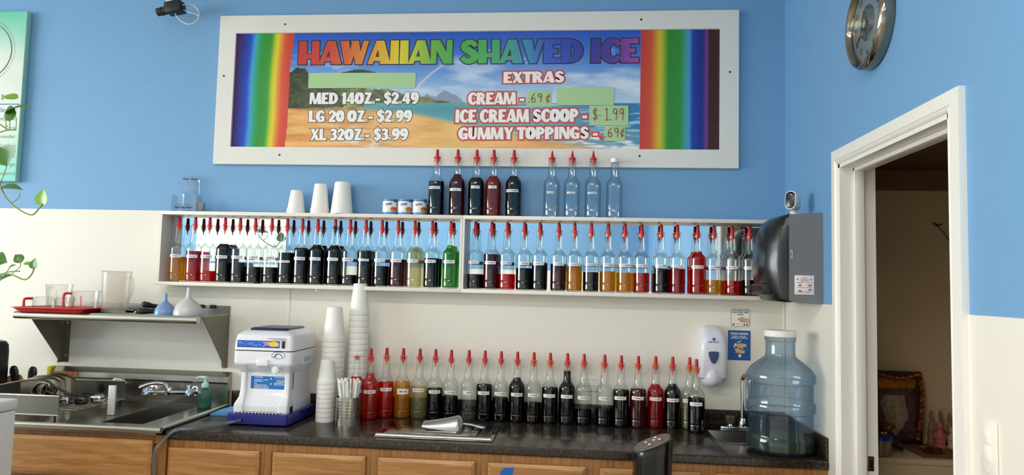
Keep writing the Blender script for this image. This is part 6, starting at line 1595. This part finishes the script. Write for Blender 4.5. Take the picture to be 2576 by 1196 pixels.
for k in range(4):
    x = -2.335+.040*k; yy = -.455+.052*k
    t = thing('measuring_scoop', f'small steel measuring scoop on the rack wire floor, {ORD[k]} from the front', 'scoop', (x, yy, rzb+.007), 0, 'small measuring scoops in the dish rack'); m = MB()
    Ms = Matrix.Translation((x, yy, rzb+.0275)) @ Matrix.Rotation(1.45, 4, 'Y')
    m.lathe([(0, .028), (.017, .028), (.020, .024), (.0205, -.018), (.0195, -.018), (.018, .022), (0, .025)], 20, M=Ms); m.build('cup', M_chrome if k % 2 else mat('dark_steel', (90, 86, 80), .25, 1.0), t, ang=.8)
    m = MB(); m.tube([(x-.018, yy+.002, rzb+.045), (x-.050, yy+.006, rzb+.050), (x-.075, yy+.008, rzb+.046)], .005, 8); m.build('handle', M_black, t, ang=1.0)
# white cutting board at the open end, utensils, bowl, black appliance
a = ony(-.150, 274, 1043); b = ony(-.150, 291, 968)
tag(MB().box((ony(-.40, 273, 1000).x, -.406, SD+.0006), (ony(-.40, 291, 1000).x, -.394, ony(-.40, 280, 970).z), r=.003).build('cutting_board', mat('white_polyethylene', (206, 206, 200), .5)), 'pale cutting board standing upright at the open end of the rack', 'cutting board')
for k, (px0_, py0_, px1_, py1_, yy, lb) in enumerate(((33, 921, 44, 985, -.20, 'black spatula standing in the rack, nearer the left edge'), (84, 923, 74, 985, -.16, 'black spatula standing in the rack, next to the pans'))):
    a = ony(yy, px0_, py0_); b = ony(yy, px1_, py1_); b.z = rzb+.010; t = thing('spatula', lb, 'spatula', b, 0, 'black spatulas in the dish rack')
    d = (a-b); w_ = .5*(a-b).length
    MB().tube([b+d*.42, b+d*.55, b+d*.8, b+d*.94, a], [.009, .021, .024, .019, .010], 14, flat=.35).build('blade', M_black, t, ang=1.0)
    MB().tube([b, b+d*.2, b+d*.45], [.008, .0075, .007], 10).build('handle', M_blk2, t, ang=1.0)
q = ony(-.16, 58, 955); t = thing('bowl', 'peach and dark round bowl standing on edge between the two spatulas', 'bowl', (q.x, -.16, rzb+.007)); m = MB()
Ms = Matrix.Translation((q.x, -.215, rzb+.062)) @ Matrix.Rotation(1.15, 4, 'X')
m.lathe([(0, -.024), (.026, -.022), (.045, -.008), (.053, .012), (.051, .012), (.043, -.006), (.025, -.019), (0, -.021)], 28, M=Ms); m.build('shell', mat('peach_plastic', (206, 160, 130), .4, var=.12), t, ang=.8)
qa2 = ony(-.225, 22, 985); qb2 = ony(-.30, 20, 858)
t = thing('black_appliance', 'black rounded countertop appliance cut off at the left edge', 'appliance', (qa2.x-.11, -.33, SD))
hz = qb2.z-SD
m = MB(); secs = []
for (f, hw_, hd) in ((.002, .104, .10), (.02, .110, .11), (.30, .112, .11), (.80, .112, .11), (.92, .110, .108), (.975, .102, .10), (1.0, .080, .08)):
    secs.append([(p[0]-mc+qa2.x-.112, p[1], SD+.0006+hz*f) for p in rrect(0, hw_, -.33-hd, -.33+hd, .03)])
loft(secs, m); m.build('housing', M_black, t, ang=.6)
# white cabinet end in the left foreground
wc = Vector((-2.022, -1.0, 1.10)); M_wb = mat('white_enamel', (226, 226, 224), .35, var=.02, scale=8)
t = thing('white_freezer', 'white freezer cabinet standing in the left foreground', 'freezer', (wc.x-.4, wc.y-.5, 0))
MB().box((wc.x-.80, wc.y-1.1, .002), (wc.x-.004, wc.y-.003, wc.z-.040), r=.004).build('body', M_wb, t)
MB().box((wc.x-.80, wc.y-1.1, wc.z-.0375), (wc.x, wc.y, wc.z), r=.006).build('lid', M_wb, t)
MB().lathe([(0, .0012), (.006, .001), (.007, 0)], 10, M=Matrix.Translation((wc.x-.004, wc.y-.08, wc.z-.16)) @ Matrix.Rotation(PI/2, 4, 'Y')).build('rivet', M_trim, t)
# black push-button appliance in front of the counter
ay = -.80
al, ar = ony(ay, 1592, 1150).x, ony(ay, 1690, 1150).x; acx = (al+ar)/2; aw = (ar-al)/2
zlo, zhi = ony(ay-.05, 1610, 1128).z, ony(ay+.04, 1680, 1090).z
t = thing('push_button_appliance', 'tall black appliance with red and white push buttons, in front of the counter', 'appliance', (acx, ay, 0))
def oval(z, sx_, sy_, tilt=0.0, z_b=None, n=36):
    out = []
    for k in range(n):
        a = 2*PI*k/n; x = aw*sx_*math.copysign(abs(math.cos(a))**.72, math.cos(a)); y = .085*sy_*math.copysign(abs(math.sin(a))**.72, math.sin(a))
        out.append((acx+x, ay+y, z+tilt*x))
    return out
tl = .42; zm = (zlo+zhi)/2-.006
MB().box((0, 0, 0), (0, 0, 0))
loft([oval(.001, 1, 1), oval(.02, 1.02, 1.02), oval(.75, 1, 1), oval(zm-.110, 1.0, 1.0, 0)]).build('body', mat('appliance_black', (14, 14, 15), .38, var=.1), t, ang=.6)
loft([oval(zm-.1095, .985, .985), oval(zm-.055, 1.0, 1.0, tl*.7), oval(zm-.020, 1.02, 1.02, tl), oval(zm-.006, .98, .98, tl), oval(zm-.003, .90, .90, tl)]).build('head', mat('appliance_gloss_black', (8, 8, 9), .2), t, ang=.5)
loft([oval(zm-.0028, .885, .885, tl), oval(zm-.0008, .870, .870, tl)]).build('button_panel', mat('button_panel_grey', (92, 84, 78), .4), t, ang=.5)
Mp = lambda u, v, dz=0.0: Vector((acx+aw*u, ay+.085*v, zm-.0006+tl*aw*u+dz))
for k, (u, v) in enumerate(((-.30, .25), (-.18, -.30), (.10, .15), (.36, -.05), (.22, .50))):
    MB().lathe([(0, .004), (.0045, .0035), (.0058, .0015), (.006, 0)], 14, c=Mp(u, v)).build('button', mat('button_white', (226, 216, 214), .3), t)
m = MB()
for (u, v, w_, h_) in ((-.30, .12, .016, .006), (-.14, -.45, .02, .006), (.28, .62, .02, .007), (.40, .12, .018, .006), (.44, -.3, .014, .006)):
    c_ = Mp(u, v, .0006); m.box((-w_/2, -h_/2, -.0004), (w_/2, h_/2, .0004), M=Matrix.Translation(c_) @ Matrix.Rotation(-math.atan(tl), 4, 'Y'))
m.build('red_marks', mat('panel_red', (170, 22, 26), .5), t, smooth=False)
m = MB(); c_ = Mp(.86, .35, .004); m.tube(spath([c_, c_+Vector((.004, 0, .022)), c_+Vector((.012, 0, .014)), c_+Vector((.016, 0, -.012))], 4), .0045, 8); m.build('hook', M_black, t)
m = MB(); m.box((acx-aw*.98, ay-.06, zm-.155), (acx-aw*.60, ay-.0815, zm-.120)); lb_ = m.build('side_label', M_ntc, t)
m = MB(); m.box((acx-aw*.90, ay-.0822, zm-.146), (acx-aw*.70, ay-.0816, zm-.130)); m.build('label_mark', M_ink_dark, lb_)
# ================================================================ things on the storeroom shelf
Zs = .884
M_cream = mat('cream_shelf_paint', (206, 184, 146), .5, var=.05)
t = thing('storeroom_shelf', 'cream wooden shelf in the dark storeroom behind the doorway', 'shelf', (1.6, -.18, Zs))
MB().box((CX+.002, -.35, Zs-.022), (2.29, -.0225, Zs), r=.002).build('board', M_cream, t); MB().box((CX+.002, -.345, Zs-.075), (2.29, -.325, Zs-.0225)).build('apron', M_cream, t)
def zs(px, py): return onz(Zs, px, py)
M_mat = mat('brown_cloth', (120, 84, 54), .85, var=.1, scale=30)
tag(MB().box((1.44, -.318, Zs+.0006), (1.88, -.04, Zs+.004), r=.001).build('shelf_cloth', M_mat), 'brown cloth spread on the cream storeroom shelf', 'cloth')
zc2 = Zs+.0045
a, b = ony(-.045, 2196, 1070), ony(-.045, 2315, 936)
t = thing('framed_picture', 'dark ornate framed picture with tinsel garland on the storeroom shelf', 'picture', ((a.x+b.x)/2, -.05, zc2))
M_dkw = mat('dark_frame_wood', (58, 30, 20), .4, var=.15); pz1 = b.z
m = MB()
for q in (((a.x, zc2), (a.x+.02, pz1)), ((b.x-.024, zc2), (b.x, pz1)), ((a.x+.02, pz1-.03), (b.x-.024, pz1)), ((a.x+.02, zc2), (b.x-.024, zc2+.024))): m.box((q[0][0], -.062, q[0][1]), (q[1][0], -.032, q[1][1]), r=.003)
m.build('frame', M_dkw, t)
nx, nz = 90, 90; m = MB()
for j in range(nz+1):
    for i in range(nx+1): m.v.append(Vector((a.x+.018+(b.x-a.x-.04)*i/nx, -.050, zc2+.02+(pz1-zc2-.045)*j/nz)))
m.f = [[j*(nx+1)+i, j*(nx+1)+i+1, (j+1)*(nx+1)+i+1, (j+1)*(nx+1)+i] for j in range(nz) for i in range(nx)]; m.m = [0]*len(m.f)
pc_ = m.build('print', printed('picture_print', .3), t, recalc=False, smooth=False); off = wloc(t)
def picf(co):
    u = (co.x+off.x-a.x)/(b.x-a.x); v = (co.z+off.z-zc2)/(pz1-zc2); k_ = n1(u+.3, v+.1, 16); n_ = .5*n1(u, v, 26)+.5*k_; r = math.hypot((u-.45)*1.2, v-.46)+.16*(n1(u, v, 9)-.5)+.06*(k_-.5)
    if v > .76: return (150+60*n_, 84+40*n_, 34)
    if v > .66: return (50+90*n_, 36+60*n_, 30+50*n_)
    if r < .10: return (130+90*n_, 116+70*n_, 60+50*n_)
    if r < .30: return (110+90*n_, 110+70*n_, 96+60*n_)
    return (60+90*n_, 44+40*n_, 40+50*n_)
colour_points(pc_, picf)
m = MB(); gp_ = [(b.x-.012, -.068, pz1-.01), (b.x-.006, -.072, pz1-.10), (b.x-.012, -.072, pz1-.2), (b.x-.03, -.08, zc2+.02)]
gp_ = spath(gp_, 10); m.tube(gp_, [.010+.004*math.sin(k*2.6) for k in range(len(gp_))], 9)
m.tube(spath([(a.x+.01, -.068, pz1-.012), ((a.x+b.x)/2, -.07, pz1-.03), (b.x-.012, -.068, pz1-.01)], 10), [.008+.003*math.sin(k*2.2) for k in range(21)], 8)
m.build('garland', mat('copper_tinsel', (168, 92, 40), .25, .8, var=.4, scale=160, bump=1.0, bscale=300), t, ang=.3)
M_fig = mat('painted_plaster', (150, 110, 84), .5, var=.25, scale=40); M_fig2 = mat('painted_plaster_pink', (196, 104, 92), .5, var=.3, scale=50)
for k, (px, ptop, pbot, col, r_, lb, y) in enumerate(((2343, 1032, 1098, M_fig, .018, 'small dark figurine on the storeroom shelf, left of the three behind', -.06), (2367, 1032, 1098, M_fig, .018, 'small dark figurine on the storeroom shelf, middle of the three behind', -.06), (2389, 1038, 1098, M_fig, .018, 'small dark figurine on the storeroom shelf, right of the three behind', -.06), (2364, 1062, 1108, M_fig2, .026, 'pink seated figurine in front of the three dark ones', -.12), (2394, 1075, 1106, M_cream, .018, 'pale round figurine at the right of the pink one', -.12))):
    h_ = max(.05, ony(y, px, ptop).z-zc2); x = ony(y, px, 1090).x
    m = MB(); m.lathe([(0, 0), (r_, 0), (r_*1.05, h_*.08), (r_*.8, h_*.14), (r_*.95, h_*.30), (r_*.62, h_*.52), (r_*.66, h_*.60), (r_*.34, h_*.66), (r_*.30, h_*.70), (r_*.48, h_*.78), (r_*.50, h_*.86), (r_*.36, h_*.94), (r_*.14, h_*.98), (0, h_)], 18, c=(x, y, zc2))
    for s_ in (-1, 1): m.tube([(x+s_*r_*.6, y, zc2+h_*.58), (x+s_*r_*.95, y-r_*.3, zc2+h_*.42), (x+s_*r_*.35, y-r_*.85, zc2+h_*.40)], r_*.17, 8)
    tag(m.build('figurine', col, ang=.9), lb, 'figurine', 'figurines on the storeroom shelf')
q = onz(zc2, 2346, 1142); m = MB(); m.lathe([(0, .001), (.024, .001), (.030, .004), (.043, .020), (.044, .021), (.041, .020), (.028, .007), (0, .005)], 30, c=(q.x, -.235, zc2)); tag(m.build('brass_dish', mat('brass', (190, 140, 60), .18, 1.0, var=.06), ang=.7), 'shallow brass dish on the brown cloth on the storeroom shelf', 'dish')
a, b = ony(-.30, 2205, 1164), ony(-.30, 2238, 1115)
t = thing('food_tub', 'clear plastic tub with blue lid on the storeroom shelf edge', 'tub', (a.x+.03, -.30, Zs))
M_tub = thin_glass('tub_plastic', (236, 232, 214), (200, 190, 160), .15, haze=.45, hazecol=(214, 200, 160), gl=1.5)
x = b.x-.036; MB().lathe([(0, .001), (.036, .001), (.038, .004), (.044, .066), (.043, .066), (.036, .004), (0, .003)], 24, c=(x, -.30, Zs)).build('tub_body', M_tub, t)
MB().lathe([(0, .066), (.046, .066), (.046, .080), (.044, .082), (0, .082)], 24, c=(x, -.30, Zs)).build('lid', mat('blue_lid', (28, 36, 140), .35), t)
q = ony(-.13, 2215, 1066); m = MB()
pz = q.z; m.lathe([(0, 0), (.035, 0), (.030, .02), (.020, pz-Zs-.03), (.052, pz-Zs-.012), (.054, pz-Zs), (.050, pz-Zs), (.018, pz-Zs-.02), (0, pz-Zs-.022)], 26, c=(q.x-.002, -.15, Zs+.0005)); tag(m.build('oil_lamp', mat('brass', (190, 140, 60), .18, 1.0), ang=.6), 'tall brass oil lamp partly hidden by the door jamb', 'lamp')
m = MB(); q0 = ony(-.23, 2250, 1113); m.tube(spath([(q0.x-.02, -.23, zc2+.052), (q0.x+.005, -.235, zc2+.030), (q0.x+.03, -.24, zc2+.012)], 6), [.010, .013, .016, .017, .018, .018, .018, .017, .016, .014, .013, .012, .011], 12); tag(m.build('torch', M_black, ang=1.0), 'small black hand torch leaning on the storeroom shelf behind the tub', 'torch')
# dried sprig on the storeroom wall
q0, q1 = ony(-.006, 2356, 566), ony(-.006, 2388, 606); m = MB(); m.tube(spath([q0, (q0+q1)/2+Vector((.004, 0, 0)), q1], 6), .0018, 6)
for u, s_ in ((0, -.012), (.05, .014), (.12, -.010), (.95, .010)):
    c_ = q0+(q1-q0)*u; m.tube([c_, c_+Vector((s_, -.004, .006)), c_+Vector((s_*1.5, -.004, .003))], [.002, .0045, .001], 7)
m.v = [Vector((v.x, min(v.y, -.0008), v.z)) for v in m.v]
tag(m.build('dried_sprig', mat('dried_stem', (70, 52, 34), .8), ang=1.0), 'dried flower sprig stuck on the storeroom wall', 'sprig')
# small marks on the blue wall
